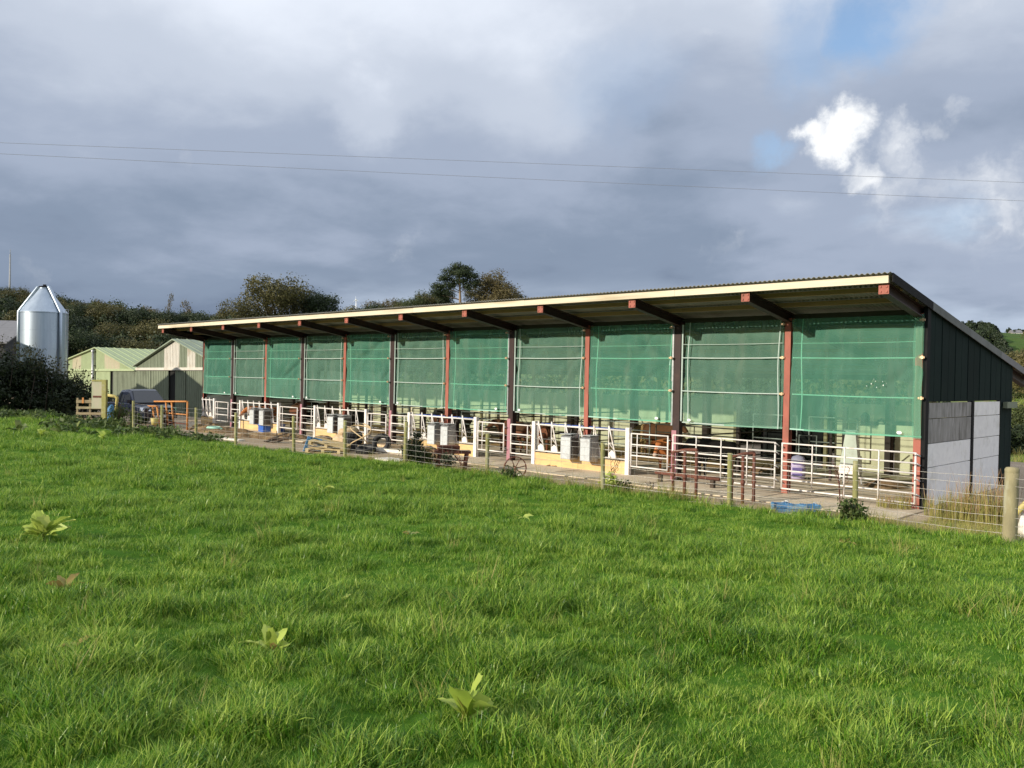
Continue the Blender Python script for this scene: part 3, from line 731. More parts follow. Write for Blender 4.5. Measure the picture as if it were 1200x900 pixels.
# back wall: two concrete panels in each bay, a black sheet standing in for the shade of the doorway opening
for k in range(NB):
    x1 = -BW * k - .12; x0 = -BW * (k + 1) + .12
    for j in range(2):
        xa, xb = (x0, x1)
        if k == 2: xa, xb = x0, x0 + 1.1
        if k == 1: xa, xb = x0 + 1.3, x1
        MB().box(xa, xb, DEP - .12, DEP, .02 + 1.02 * j, 1.03 + 1.02 * j).build('wall_panel', 'back_concrete', shed)
MB().box(-7.3, -4.9, DEP - .07, DEP - .02, .05, 2.3).build('doorway_shade', 'black_steel', shed)
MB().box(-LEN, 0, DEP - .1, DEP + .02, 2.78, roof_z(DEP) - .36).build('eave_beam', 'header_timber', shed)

# ------------------------------------------------------------------ windbreak nets, one to a bay
ORD = ['first', 'second', 'third', 'fourth', 'fifth', 'sixth', 'seventh', 'eighth', 'ninth', 'tenth', 'last']
def net(k):
    front_strap = k % 2 == 1
    x1 = -BW * k - (.14 if k % 2 == 0 and k else .11); x0 = -BW * (k + 1) + (.16 if (k + 1) % 2 == 0 else .11)
    if k == 0: x1 = -.015
    w = x1 - x0; zt, zb = 4.17, 1.53
    rng = np.random.default_rng(40 + k)
    lab = ['bright green windbreak net with white splashes on it, in the bay beside the gable', 'greyish green windbreak net with white straps above the longer pipe gate'][k] if k < 2 else \
        ('%s green windbreak net hanging %s from the gable end' % ('greyish' if front_strap else 'bright', (ORD[k] if k < 10 else 'eleventh and farthest')))
    t = thing('windbreak_net', lab, 'windbreak net', S(x0, -.10 if not front_strap else -.04, 0), rot=srot(), group='nets across the open front of the shed')
    nu, nv = 64, 56
    U, V = np.meshgrid(np.linspace(0, 1, nu), np.linspace(0, 1, nv), indexing='ij')
    X = U * w; Z = zb + V * (zt - zb)
    edge = np.minimum(U, 1 - U)
    Yd = (fbm(U * 3 + k * 9, V * 2.4, 61, 4) - .5) * .13
    # slanting creases that start at the upper corners and billow between the straps
    for i in range(9):
        a = rng.uniform(.35, 1.1) * rng.choice([-1, 1]); c = rng.uniform(.1, 1.2); q = (U if a > 0 else 1 - U) * abs(a) + V * .8 - c
        Yd += rng.uniform(.012, .03) * np.exp(-(q / rng.uniform(.02, .05)) ** 2) * sstep(.05, .5, V)
    Yd += -.06 * np.sin(V * PI * 3) ** 2 * np.sin(U * PI)
    Zs = Z - .035 * np.sin(U * PI) * (1 - V) * .6 + (fbm(U * 4 + k, V * 0, 63, 2) - .5) * .03 * (1 - V)
    Xs = X + (fbm(U * 2, V * 3 + k, 64, 3) - .5) * .03
    me = grid_mesh('net', np.stack([Xs, Yd, Zs], -1).reshape(-1, 3), nu, nv, 'net_grey' if front_strap else 'net_green')
    link('net', me, None, t)
    sy = -.045 if front_strap else .055
    sm = 'strap_white' if front_strap else 'strap_green'
    def wavy(z, h, y, x0_=0.0, x1_=None, name='strap', mat=sm):
        x1_ = w if x1_ is None else x1_; pts = []; b = MB(); n = 10
        for i in range(n):
            for j in (0, 1):
                xx = x0_ + (x1_ - x0_) * (i + j) / n
                pts.append((xx, y + random.uniform(-.002, .002), z - .012 * math.sin(PI * xx / w) + random.uniform(-.002, .002)))
        pts2 = pts[::2] + [pts[-1]]
        for p, q in zip(pts2[:-1], pts2[1:]): b.bar(p, q, .006, h, (0, 0, 1))
        b.build(name, mat, t)
    for z, h in ((3.60, .011), (3.25, .025), (2.38, .026)): wavy(z, h, sy - .035 if front_strap else sy + .03)
    wavy(zb + .02, .03, 0, name='hem', mat='strap_green' if not front_strap else 'strap_white')
    for fx in ((.075, .955) if not front_strap else (.07, .965)):
        b = MB(); n = 9; last = None
        for i in range(n + 1):
            p = (w * fx + .025 * math.sin(i * .7 + k) + .02 * i / n, sy - .03 if front_strap else sy + .02, zb + (zt - zb) * i / n)
            if last: b.bar(last, p, .024, .006, (0, 1, 0))
            last = p
        b.build('side_tape', sm, t)
    if front_strap:
        MB().box(-.02, .02, -.06, -.03, zb + .05, zt - .05).build('edge_pole', 'strap_white', t)
    # badge and buckles
    bx = w * (.86 if not front_strap else .10)
    b = MB(); n = 14; b.prism([(bx + .055 * math.cos(2 * PI * i / n), zb + .09 + .035 * math.sin(2 * PI * i / n)) for i in range(n)], 1, -.115, -.105)
    b.build('badge', 'logo_white', t)
    for z in (3.25, 2.38, 4.05):
        b = MB(); b.box(w - .06, w + .05, -.085, -.055, z - .02, z + .02); b.box(w - .01, w + .03, -.10, -.085, z - .035, z + .035); b.build('buckle', 'brass', t)
    if k == 0:     # the loose edge wrapped round the corner post
        n = 26; vs = []; 
        zs = np.linspace(zb - .02, zt, n)
        P = []
        for j in range(7):
            for i, z in enumerate(zs):
                P.append((w - .17 + .03 * j + .01 * math.sin(z * 5 + j), -.06 - .02 * math.cos(j * 2.1 + math.sin(z * 3.3) * 1.4) - .02, z))
        link('folded_edge', grid_mesh('folded_edge', P, 7, n, 'net_grey'), None, t)
        b = MB(); rr = np.random.default_rng(8)
        for i in range(8):
            cx = w * .68 + rr.normal(0, .11); cz = 2.68 + rr.normal(0, .05); r_ = rr.uniform(.004, .013)
            b.prism([(cx + r_ * math.cos(a) * rr.uniform(.6, 1.4), cz + r_ * math.sin(a) * 1.3) for a in np.linspace(0, 2 * PI, 7)[:-1]], 1, -.095, -.088)
        b.build('lime_splash', 'logo_white', t)
for k in range(NB): net(k)

# ------------------------------------------------------------------ barriers, gates, feed boxes along the front
def feed_barrier(k, a, c, label):
    """a,c: left and right ends in shed x"""
    w = c - a
    t = thing('feed_barrier', label, 'feed barrier', S(a, -.20, 0), rot=srot(), group='white diagonal feed barriers along the shed front')
    ends = (0, w) if k < 11 else (w,)
    for x in ends: MB().box(x - .065, x + .065, -.06, .06, 0, 1.31).build('end_post', 'white_paint', t)
    MB().tube([(.06, 0, 1.22), (w - .06, 0, 1.22)], .026, 7).build('top_rail', 'white_paint', t)
    MB().tube([(.06, 0, .42), (w - .06, 0, .42)], .024, 7).build('bottom_rail', 'white_paint', t)
    if k in (3, 5): MB().tube([(.06, .2, 1.235), (w - .06, .2, 1.235)], .026, 7).build('neck_rail', 'blue_pipe', t)
    n = 6 if k < 11 else 3
    sp = (w - .3) / n
    for i in range(n):
        x = .17 + sp * (i + .0)
        b = MB(); b.tube([(x, -.02, 1.33), (x + .27, -.02, .44)], .022, 6); b.tube([(x - .01, -.02, 1.33), (x + .015, -.02, .44)], .016, 6)
        b.prism([(x + .01, .44), (x + .27, .44), (x + .245, .58), (x + .12, .64), (x + .015, .56)], 1, -.035, -.012)
        b.tube([(x + .005, -.02, .84), (x + .15, -.02, .84)], .010, 5); b.tube([(x + .01, -.02, .84), (x + .19, -.02, .66)], .010, 5)
        b.build('divider', 'white_paint', t)
    h = w / 2
    for i in range(2 if k < 11 else 1):
        xa = .067 + (w - .134) / (2 if k < 11 else 1) * i; MB().box(xa, xa + (w - .134) / (2 if k < 11 else 1) - .004, -.03 + .006 * i, 0.0 + .006 * i, .0, .365).build('kick_board', 'ply_board', t)
    return t
BAR = {3: (-3.62, -2.47), 5: (-5.6, -4.47), 7: (-7.6, -6.45), 9: (-9.65, -8.54), 11: (-11.0, -10.5)}
BLAB = {3: 'white diagonal feed barrier closest to the pipe gates, two feed boxes hung on it', 5: 'white diagonal feed barrier behind the rusty implement', 7: 'white diagonal feed barrier behind the pallets and tan sacks',
        9: 'white diagonal feed barrier behind the blue tub', 11: 'short white feed barrier at the far end of the shed, next to the green barn'}
for k, (a, c) in BAR.items(): feed_barrier(k, a * BW + (.1 if k == 11 else 0), c * BW, BLAB[k])

def pen_gate(x0, x1, y, z0, z1, rails, name, label, mat='white_paint', panel=None, stays=0, group='white rail gates between the feed barriers', r=.021):
    w = x1 - x0
    t = thing(name, label, 'gate', S(x0, y, 0), rot=srot(), group=group)
    MB().tube([(0, 0, z0), (0, 0, z1)], r * 1.15, 7).build('upright', mat, t); MB().tube([(w, 0, z0), (w, 0, z1)], r * 1.15, 7).build('upright', mat, t)
    for i in range(rails):
        z = z0 + .012 + (z1 - z0 - .024) * i / (rails - 1); MB().tube([(0, 0, z), (w, 0, z)], r, 7).build('rail', mat, t)
    if panel == 'L': MB().tube([(.2, 0, z0), (.2, 0, z1)], r * .8, 6).build('upright', mat, t)
    if panel == 'R': MB().tube([(w - .2, 0, z0), (w - .2, 0, z1)], r * .8, 6).build('upright', mat, t)
    for i in range(stays):
        x = w * (i + 1) / (stays + 1); MB().tube([(x, -.03, z0), (x, -.03, z1)], r * .8, 6).build('stay', mat, t)
    return t, w
for k in (2, 4, 6, 8, 10):
    ce = {2: -2.47, 4: -4.47, 6: -6.45, 8: -8.54, 10: -10.5}[k] * BW
    cs = {2: None, 4: -3.62, 6: -5.6, 8: -7.6, 10: -9.65}[k]
    where = {2: 'beside the rusty pipe hoops', 4: 'above the iron wheel', 6: 'beside the bushy weed', 8: 'left of the pallet pile', 10: 'near the far end of the shed'}[k]
    t, w = pen_gate(ce + .10, -BW * k - .16, -.20, .24, 1.17, 4, 'rail_gate', 'white four-rail gate hung left of the post %s' % where, panel='L')
    MB().tube([(w, 0, .35), (w + .07, .02, .35)], .018, 6).build('hinge', 'galvanised', t); MB().tube([(w, 0, 1.05), (w + .07, .02, 1.05)], .018, 6).build('hinge', 'galvanised', t)
    if cs is not None:
        t, w = pen_gate(-BW * k + .16, cs * BW - .10, -.20, .24, 1.17, 4, 'rail_gate', 'white four-rail gate hung right of the post %s' % where, panel='R')
        MB().tube([(-.07, .02, .35), (0, 0, .35)], .018, 6).build('hinge', 'galvanised', t); MB().tube([(-.07, .02, 1.05), (0, 0, 1.05)], .018, 6).build('hinge', 'galvanised', t)
def field_gate(x0, x1, label, stays):
    t, w = pen_gate(x0, x1, -.27, .12, 1.22, 6, 'pipe_gate', label, stays=stays, group='long white pipe gates', r=.019)
    for z in (.3, .62, .95, 1.15):
        b = MB(); b.tube([(w - .02, 0, z), (w + .05, -.05, z + .04), (w + .10, 0, z), (w + .06, .06, z - .02)], .014, 6); b.build('hinge', 'galvanised', t)
field_gate(-2 * BW + .05, -BW - .16, 'long white pipe gate behind the brown pipe hoops', 3)
field_gate(-BW + .02, -.06, 'long white pipe gate with three stays beside the grey gable', 3)

# the corner post shows bare orange paint at its foot: red sleeve
def feed_box(x, label, h=.66, w=.37, d=.36, z=.30):
    t = thing('feed_box', label, 'feed box', S(x, -.26 - d, z), rot=srot(random.uniform(-.04, .04)), group='zinc feed boxes hung on the barriers')
    b = MB(); b.prism([(0, 0), (d, -.02), (d, h + .06), (.05, h + .02), (0, h - .02)], 0, 0, w); b.build('box', 'galvanised', t)
    MB().box(.012, w - .012, -.012, -.002, .015, h - .03).build('lit_front_panel', 'feed_zinc', t)  # paler than the box: brightness of the sunlit front put into its tone
    b = MB(); b.box(-.012, w + .012, -.03, d, h + .062, h + .075); b.build('lid', 'feed_zinc', t)
    for xx in (.06, w - .06): MB().bar((xx, d, h + .03), (xx, d + .06, h + .18), .02, .008).build('hook', 'dull_steel', t)
    MB().box(w + .002, w + .012, .05, d - .03, .04, h - .04).build('shaded_side_panel', 'dull_steel' if random.random() < .5 else 'galvanised', t)  # thin cover on the side turned from the sun, shade put into its tone
def bx(px, py): return float((TILT.inverted() @ Vector(at_y(px, py, -.62)))[0])
for (px, lab) in ((657, 'left zinc feed box on the barrier closest to the pipe gates'), (680, 'zinc feed box hung in front of the red post, closest to the pipe gates'),
                  (500.5, 'left zinc feed box behind the rusty implement'), (516, 'right zinc feed box behind the rusty implement'),
                  (383, 'left zinc feed box behind the tan sacks'), (395.5, 'right zinc feed box behind the tan sacks'),
                  (292, 'white-fronted feed box on the left, behind the brown calf muzzle'), (303, 'feed box just above the blue tub')):
    feed_box(bx(px, 520), lab, w=.37 if px > 450 else .40)

# ------------------------------------------------------------------ inside the shed
for k in range(NB):
    x1, x0 = -BW * k - .12, -BW * (k + 1) + .12
    if k not in (0, 1):
        t, w = pen_gate(x0, x1, 3.3, .25, 1.25, 5, 'pen_gate', '%s steel pen gate inside the %s bay from the gable' % ('pale' if k % 2 else 'dull', ORD[k] if k < 10 else 'eleventh'), mat='galvanised' if k % 2 else 'dull_steel', stays=1, group='steel gates of the pens inside the shed', r=.02)
    if k and k % 2 == 0 or k in (5, 9):
        t = thing('pen_divider', 'dark steel pen divider behind the post at the %s bay from the gable' % ORD[k], 'pen divider', S(-BW * k, 0, 0), rot=srot(), group='rails that part the pens')
        for z in (.45, .8, 1.15, 1.45): MB().tube([(.02, .15, z), (.02, 6.1, z)], .022, 6).build('rail', 'dull_steel', t)
        MB().box(-.05, .05, 3.15, 3.25, 0, 2.0).build('upright', 'dark_oxide', t)
for (x, lab) in ((-7.25, 'pale steel gate standing in the dark doorway, left one'), (-5.35, 'pale steel gate standing in the dark doorway, right one')):
    pen_gate(x, x + 1.5, 6.0, .45, 1.62, 4, 'door_gate', lab, mat='galvanised', group='pale gates in the doorway', r=.02)
t = thing('hurdle', 'small pale steel hurdle leaning inside the second bay', 'hurdle', S(-5.0, 4.6, .02), rot=srot(.2), group=None)
MB().tube([(0, 0, 0), (0, 0, 1.1)], .018, 6).build('upright', 'galvanised', t); MB().tube([(.5, 0, 0), (.5, 0, 1.1)], .018, 6).build('upright', 'galvanised', t)
for z in (.3, .7, 1.09): MB().tube([(0, 0, z), (.5, 0, z)], .016, 6).build('rail', 'galvanised', t)
# weighing crate: white tapered sheet stand
t = thing('feed_hopper', 'white tapering sheet-metal hopper on legs inside the bay next to the gable', 'hopper', S(-2.75, 2.9, 0), rot=srot(.15))
b = MB(); b.add([(-.26, -.2, .30), (.26, -.2, .30), (.26, .2, .30), (-.26, .2, .30), (-.12, -.10, 1.42), (.12, -.10, 1.42), (.12, .10, 1.42), (-.12, .10, 1.42)], [(3, 2, 1, 0), (4, 5, 6, 7), (0, 1, 5, 4), (1, 2, 6, 5), (2, 3, 7, 6), (3, 0, 4, 7)]); b.build('body', 'white_paint', t)
for sx in (-1, 1):
    for sy in (-1, 1): MB().bar((sx * .24, sy * .18, 0), (sx * .2, sy * .15, .4), .03, .03).build('leg', 'galvanised', t)
MB().box(-.16, .16, -.14, .14, 1.422, 1.45).build('lid', 'galvanised', t)
t = thing('hanging_pump', 'dark pump unit on a cross rail seen through the net next to the gable', 'pump', S(-2.6, 3.4, 1.62), rot=srot(.1))
MB().tube([(-.9, 0, 0), (1.35, 0, 0)], .022, 6).build('cross_rail', 'dull_steel', t)
b = MB(); b.lathe([(0, 0), (.10, .0), (.11, .06), (.11, .2), (.05, .28), (0, .3)], 14); b.box(-.1, .32, -.07, .07, -.05, .05); b.build('motor', 'black_steel', t)
b = MB(); b.tube([(.3, 0, .05), (.42, 0, .13), (.5, 0, .02)], .03, 7); b.box(.7, 1.2, -.05, .05, .005, .09); b.build('pipe', 'black_steel', t)
for x in (-.88, 1.33): MB().box(x - .03, x + .03, -.03, .03, -1.61, .03).build('leg', 'dark_oxide', t)
for (x, y, h, m, lab) in ((-3.55, 4.4, 2.0, 'dark_oxide', 'dark red steel post standing in the bay next to the gable'), (-.95, 4.4, 1.9, 'old_wood', 'weathered post standing closest inside the gable wall')):
    t = thing('stall_post', lab, 'post', S(x, y, 0), rot=srot()); MB().box(-.06, .06, -.06, .06, 0, h).build('shaft', m, t); MB().box(-.09, .09, -.09, .09, 0, .03).build('foot_plate', 'dull_steel', t)
    MB().bar((.05, 0, 1.1), (.35, 0, 1.38), .03, .03).build('brace', 'old_wood', t)
t = thing('feed_bag', 'lilac printed feed bag standing on the floor behind the pipe gates', 'feed bag', S(-4.25, 3.0, 0), rot=srot(.35))
b = MB(); b.lathe([(0, 0), (.17, 0), (.2, .05), (.21, .3), (.2, .52), (.15, .62), (.02, .66)], 10); me = b.mesh('sack')
for v in me.vertices: v.co.y *= .62
link('sack', me, 'lilac_card', t)
for z in (.12, .28, .46): MB().box(-.13, .13, -.152, -.125, z - .045, z + .04).build('print', 'purple_print', t)
for (x, y, s, lab) in ((-2.0, 3.4, .55, 'dark heap of muck under the pump'), (-5.6, 3.9, .7, 'dark heap of muck by the doorway')):
    b = MB(); n = 14; prof = [(s, 0), (s * .8, .07), (s * .5, .15), (s * .2, .2), (0, .21)]; b.lathe(prof, n); me = b.mesh('muck_heap')
    for v in me.vertices: v.co += Vector((random.uniform(-.05, .05), random.uniform(-.05, .05), random.uniform(-.02, .03)))
    tag(link('muck_heap', me, 'soil_heap', None, S(x, y, 0)), lab, 'muck heap')

# ------------------------------------------------------------------ cattle
def skin_mesh(name, verts, edges, radii, sub=2):
    me = bpy.data.meshes.new(name); me.from_pydata(verts, edges, []); o = bpy.data.objects.new(name, me); COL.objects.link(o)
    sk = o.modifiers.new('skin', 'SKIN'); sk.use_smooth_shade = True
    for i, r_ in enumerate(radii): me.skin_vertices[0].data[i].radius = (r_ if isinstance(r_, tuple) else (r_, r_))
    me.skin_vertices[0].data[0].use_root = True
    sb = o.modifiers.new('sub', 'SUBSURF'); sb.levels = sub; sb.render_levels = sub
    dg = bpy.context.evaluated_depsgraph_get(); m2 = bpy.data.meshes.new_from_object(o.evaluated_get(dg)); m2.name = name
    bpy.data.objects.remove(o); bpy.data.meshes.remove(me)
    m2.polygons.foreach_set('use_smooth', [True] * len(m2.polygons))
    return m2
def calf_mesh(headdown=0.0, turn=0.0):
    """young beast facing -y, about 1 m at the withers"""
    V = []; E = []; Rr = []
    def add(p, r_, par=None):
        V.append(p); Rr.append(r_)
        if par is not None: E.append((par, len(V) - 1))
        return len(V) - 1
    hip = add((0, .50, .80), (.20, .21)); mid = add((0, .12, .76), (.235, .25), hip); sh = add((0, -.26, .80), (.19, .235), mid)
    nk = add((0, -.48, .92 - .15 * headdown), (.12, .15), sh); pl = add((turn * .2, -.66, 1.03 - .45 * headdown), (.098, .115), nk)
    fc = add((turn * .5, -.82, .93 - .55 * headdown), (.078, .085), pl); mz = add((turn * .75, -.95, .82 - .62 * headdown), (.062, .058), fc)
    rump = add((0, .64, .80), (.13, .16), hip); tl = add((0, .72, .74), .03, rump); tl2 = add((0, .74, .45), .022, tl); add((0, .73, .28), .035, tl2)
    for s in (-1, 1):
        a = add((s * .125, -.30, .56), (.075, .09), sh); b_ = add((s * .125, -.31, .34), .045, a); c = add((s * .125, -.29, .10), .033, b_); add((s * .125, -.31, .03), .046, c)
        a = add((s * .13, .46, .56), (.085, .12), hip); b_ = add((s * .135, .38, .42), .062, a); c = add((s * .135, .52, .30), .042, b_); d = add((s * .135, .49, .09), .034, c); add((s * .135, .46, .03), .046, d)
        e = add((s * .15 + turn * .2, -.62, 1.07 - .45 * headdown), .03, pl); f2_ = add((s * .25 + turn * .2, -.60, 1.05 - .45 * headdown), (.02, .05), e); add((s * .30 + turn * .2, -.60, 1.02 - .45 * headdown), (.01, .02), f2_)
    return skin_mesh('body', V, E, Rr), (turn, headdown)
def calf(label, x, y, rz, mat, hd, turn, s=1.0):
    me, _ = calf_mesh(hd, turn)
    t = thing('calf', label, 'calf', S(x, y, .0), rot=srot(rz)); t.scale = (s, s, s)
    link('body', me, mat, t)
    b = MB(); b.lathe([(0, -.05), (.05, -.04), (.066, 0), (.055, .035), (0, .05)], 12); me2 = b.mesh('muzzle')
    me2.transform(Matrix.Translation((turn * .78, -.965, .805 - .62 * hd)) @ Matrix.Rotation(R(55), 4, 'X'))
    link('muzzle', me2, 'calf_muzzle', t)
    for sx in (-1, 1):
        b = MB(); b.lathe([(0, -.018), (.013, -.012), (.018, 0), (.013, .012), (0, .018)], 8); me3 = b.mesh('eye'); me3.transform(Matrix.Translation((turn * .38 + sx * .075, -.77, 1.0 - .52 * hd))); link('eye', me3, 'eye_black', t)
    return t
def calf_at(px, py, Y): 
    p = TILT.inverted() @ Vector(at_y(px, py, Y)); return p.x
calf('ginger calf with a pale face looking out over the rail gate beside the pipe hoops', calf_at(764, 530, .3), 1.15, R(8), 'calf_ginger', .35, .05)
calf('brown calf pushing its head out through the far feed barrier by the white feed box', calf_at(287, 490, -.4) - .1, .55, R(-12), 'calf_ginger', .30, -.12, 1.05)
calf('black calf standing behind the post next to the long pipe gate', -BW * 2 + .35, 1.2, R(-25), 'calf_black', .15, .1, 1.05)
_cl = ['dark brown young cow in the gloom behind the gate left of the rusty implement', 'brown calf standing behind the gate above the iron wheel', 'black young cow behind the barrier of the tan sacks', 'dark brown calf standing sideways behind the barrier of the rusty implement', 'brown calf in the pen behind the blue tub', 'black calf at the back of the pen above the pallets', 'dark young cow behind the two boxes closest to the pipe gates']
for (x, y, rz, m, hd, s), lab in zip(((-18.2, 2.0, 70, 'calf_brown', .1, 1.15), (-12.9, 1.9, 60, 'calf_brown', .3, 1.05), (-22.6, 1.3, 20, 'calf_black', .5, 1.15), (-14.6, 2.2, -80, 'calf_brown', .2, 1.1), (-28.4, 1.9, 75, 'calf_brown', .1, 1.2), (-20.3, 4.6, -60, 'calf_black', .2, 1.2), (-9.9, 4.7, 80, 'calf_brown', .1, 1.2)), _cl):
    calf(lab, x, y, R(rz), m, hd, 0, s)
t = thing('hay_bale', 'round ball of hay in a rack behind the barrier closest to the pipe gates', 'hay bale', S(-10.9, 5.3, 0), rot=srot(.4))
b = MB(); n = 22; vs = []
b.lathe([(0, -.5), (.5, -.5), (.56, -.42), (.57, 0), (.56, .42), (.5, .5), (0, .5)], 22); me = b.mesh('hay'); me.transform(Matrix.Translation((0, 0, .57)) @ Matrix.Rotation(PI / 2, 4, 'X'))
for v in me.vertices: v.co += Vector((random.uniform(-.03, .03),) * 3)
link('hay', me, 'straw', t)
MB().lathe([(.575, -.02), (.575, .02)], 22).build('twine', 'hose_tan', t, rot=(PI / 2, 0, 0), loc=(0, 0, .57))
# ------------------------------------------------------------------ stock fence
def fence():
    t = thing('stock_fence', 'wire stock fence on round lichen-covered timber posts between pasture and yard', 'fence')
    rng = random.Random(4); tops = []
    for i, (x, y) in enumerate(FENCE):
        z = float(field_base(x, y)) - .05
        big = i == 2
        h = {2: 1.22, 3: 1.16}.get(i, 1.14 + rng.uniform(-.05, .08)); r = .108 if big else .05
        lean = (rng.uniform(-.03, .03), rng.uniform(-.03, .03))
        b = MB(); n = 7
        pts = [(lean[0] * h * q, lean[1] * h * q, -.3 + (h + .3) * q) for q in [j / n for j in range(n + 1)]]
        rr = [r * rng.uniform(.93, 1.05) for _ in pts]; rr[-1] *= .93
        b.tube(pts, rr, 10)
        if big: b.lathe([(r * .97, h - .03), (r * 1.02, h + .015), (r * .8, h + .05), (0, h + .06)], 12, c=(lean[0] * h, lean[1] * h))
        p = b.build('post', 'grey_post' if big else 'lichen_post', t, loc=(x, y, z))
        if big: p['label'] = 'thick weathered straining post'
        tops.append((x, y, z))
    x, y, z = tops[2]
    MB().tube([(x - .12, y + .55, z - .2), (x - .06, y + .12, z + .72)], .07, 9).build('strut', 'dark_wood', t)
    hs = [.08, .21, .34, .48, .63, .80, .98, 1.10]
    for h in hs:
        b = MB(); r = .0042
        for (p, q) in zip(tops[:-1], tops[1:]):
            a = (p[0], p[1] - .052, p[2] + h); c = (q[0], q[1] - .052, q[2] + h)
            m = [(a[0] + (c[0] - a[0]) * s, a[1] + (c[1] - a[1]) * s, a[2] + (c[2] - a[2]) * s - .02 * math.sin(PI * s) + rng.uniform(-.006, .006)) for s in (0, .25, .5, .75, 1)]
            b.tube(m, .0033, 4, cap=False)
        b.build('wire', 'fence_wire', t)
    b = MB()
    for (p, q) in zip(tops[:-1], tops[1:]):
        n = max(2, int(math.dist(p[:2], q[:2]) / .3))
        for i in range(n):
            s = (i + .5) / n; a = [p[j] + (q[j] - p[j]) * s for j in range(3)]
            b.tube([(a[0], a[1] - .055, a[2] + .07), (a[0] + rng.uniform(-.01, .01), a[1] - .055, a[2] + .97)], .0021, 4, cap=False)
    o = b.build('stay_wires', 'fence_wire', t); o['kind'] = 'stuff'
fence()

# ------------------------------------------------------------------ trees and shrubs
def crown_mesh(name, seed, lobes, nleaf, size, mat, core=True, shell=.55, droop=.2, sub=7):
    """lobes: (x,y,z,rx,ry,rz); leaves gather in clumps on and within the lobes"""
    rng = np.random.default_rng(seed); L = np.array(lobes, float)
    vol = (L[:, 3] * L[:, 4] * L[:, 5]) ** .67; pick = rng.choice(len(L), nleaf // sub, p=vol / vol.sum())
    u = rng.normal(0, 1, (len(pick), 3)); u /= np.linalg.norm(u, axis=1, keepdims=True)
    rad = (shell + (1 - shell) * rng.uniform(0, 1, len(pick)) ** .6)[:, None] * rng.uniform(.85, 1.18, (len(pick), 1))
    c = L[pick, :3] + u * rad * L[pick, 3:]
    sz = size * 1.5
    P = (c[:, None, :] + rng.normal(0, sz * .62, (len(c), sub, 3))).reshape(-1, 3); Nn = np.repeat(u, sub, 0)
    tone = np.repeat(np.clip(rng.normal(.45, .2, len(c)), 0, 1), sub) + rng.normal(0, .1, len(P))
    Q = leaf_quads(P, Nn, size, rng, droop)
    return faces_mesh(name, Q, 4, mat, np.clip(tone, 0, 1))
def trunk_mesh(name, seed, h, r, lobes, mat='bark', nl=6):
    rng = random.Random(seed); b = MB(); n = 6
    pts = [(rng.uniform(-.05, .05) * h * j / n, rng.uniform(-.05, .05) * h * j / n, -.6 + (h + .6) * j / n) for j in range(n + 1)]
    b.tube(pts, [r * (1.25 if j == 0 else 1 - .75 * j / n) for j in range(n + 1)], 8)
    for (x, y, z, rx, ry, rz) in lobes[:nl]:
        s = rng.uniform(.35, .75); p = Vector(pts[0]).lerp(Vector(pts[-1]), s); q = Vector((x, y, z)); m = p.lerp(q, .5) + Vector((0, 0, -.05 * h))
        b.tube([p, m, q], [r * .45, r * .3, r * .1], 6)
    me = b.mesh(name); me.materials.append(MATS[mat]); return me
def lobes_round(seed, R_, H, zc, n):
    rng = random.Random(seed); o = []
    for i in range(n):
        a = rng.uniform(0, 2 * PI); q = math.sqrt(rng.uniform(0, 1)) * R_ * .68; z = zc + rng.uniform(-.42, .46) * H
        s = rng.uniform(.30, .52) * R_; o.append((q * math.cos(a), q * math.sin(a), z, s, s, s * rng.uniform(.65, .95)))
    return o
KINDS_ = {}
def kind(name, seed, R_, H, zc, n, nleaf, size, mat, th, tr, bark='bark', shell=.5):
    lb = lobes_round(seed, R_, H, zc, n)
    KINDS_[name] = (crown_mesh('crown', seed, lb, nleaf, size, mat, shell=shell), trunk_mesh('trunk', seed, th, tr, lb, bark))
kind('round_olive', 1, 4.2, 6.0, 4.9, 15, 10500, .24, 'leaf_olive', 5.2, .26)
kind('round_green', 2, 4.0, 5.6, 4.7, 14, 10500, .24, 'leaf_green', 5.0, .25)
kind('round_dark', 3, 3.8, 5.4, 4.4, 14, 10500, .24, 'leaf_dark', 4.8, .25)
kind('autumn', 4, 3.4, 5.0, 4.2, 12, 8000, .23, 'leaf_autumn', 4.8, .2)
kind('gorse', 5, 2.6, 2.6, 1.5, 12, 6500, .20, 'leaf_dark', 1.6, .16)
kind('scrub', 6, 2.4, 2.4, 1.4, 11, 5800, .19, 'leaf_olive', 1.5, .14)
kind('scrub_green', 16, 2.4, 2.4, 1.4, 11, 5800, .19, 'leaf_green', 1.5, .14)
kind('sparse', 7, 1.9, 3.4, 3.6, 7, 420, .22, 'leaf_autumn', 4.6, .12, 'pale_bark', .2)
kind('dome', 9, 3.6, 5.0, 3.7, 20, 14000, .20, 'leaf_autumn', 4.4, .2, shell=.35)
kind('larch', 8, 2.0, 7.0, 4.4, 16, 4200, .24, 'leaf_larch', 7.2, .16, 'pale_bark', .3)
TREES = []
def tree(name, kd, label, p, s, group, rz=None, sz=1.0, cat=None):
    t = thing(name, label, cat or ('shrub' if 'shrub' in name or 'bush' in name else 'tree'), tuple(p), random.uniform(0, 6.28) if rz is None else rz, group); t.scale = (s, s, s * sz)
    link('crown', KINDS_[kd][0], None, t); link('trunk', KINDS_[kd][1], None, t); TREES.append(t); return t
def on_land(px, d):
    v = at_depth(px, 450, d); return np.array([v[0], v[1], float(land_z(v[0], v[1])) - .1])
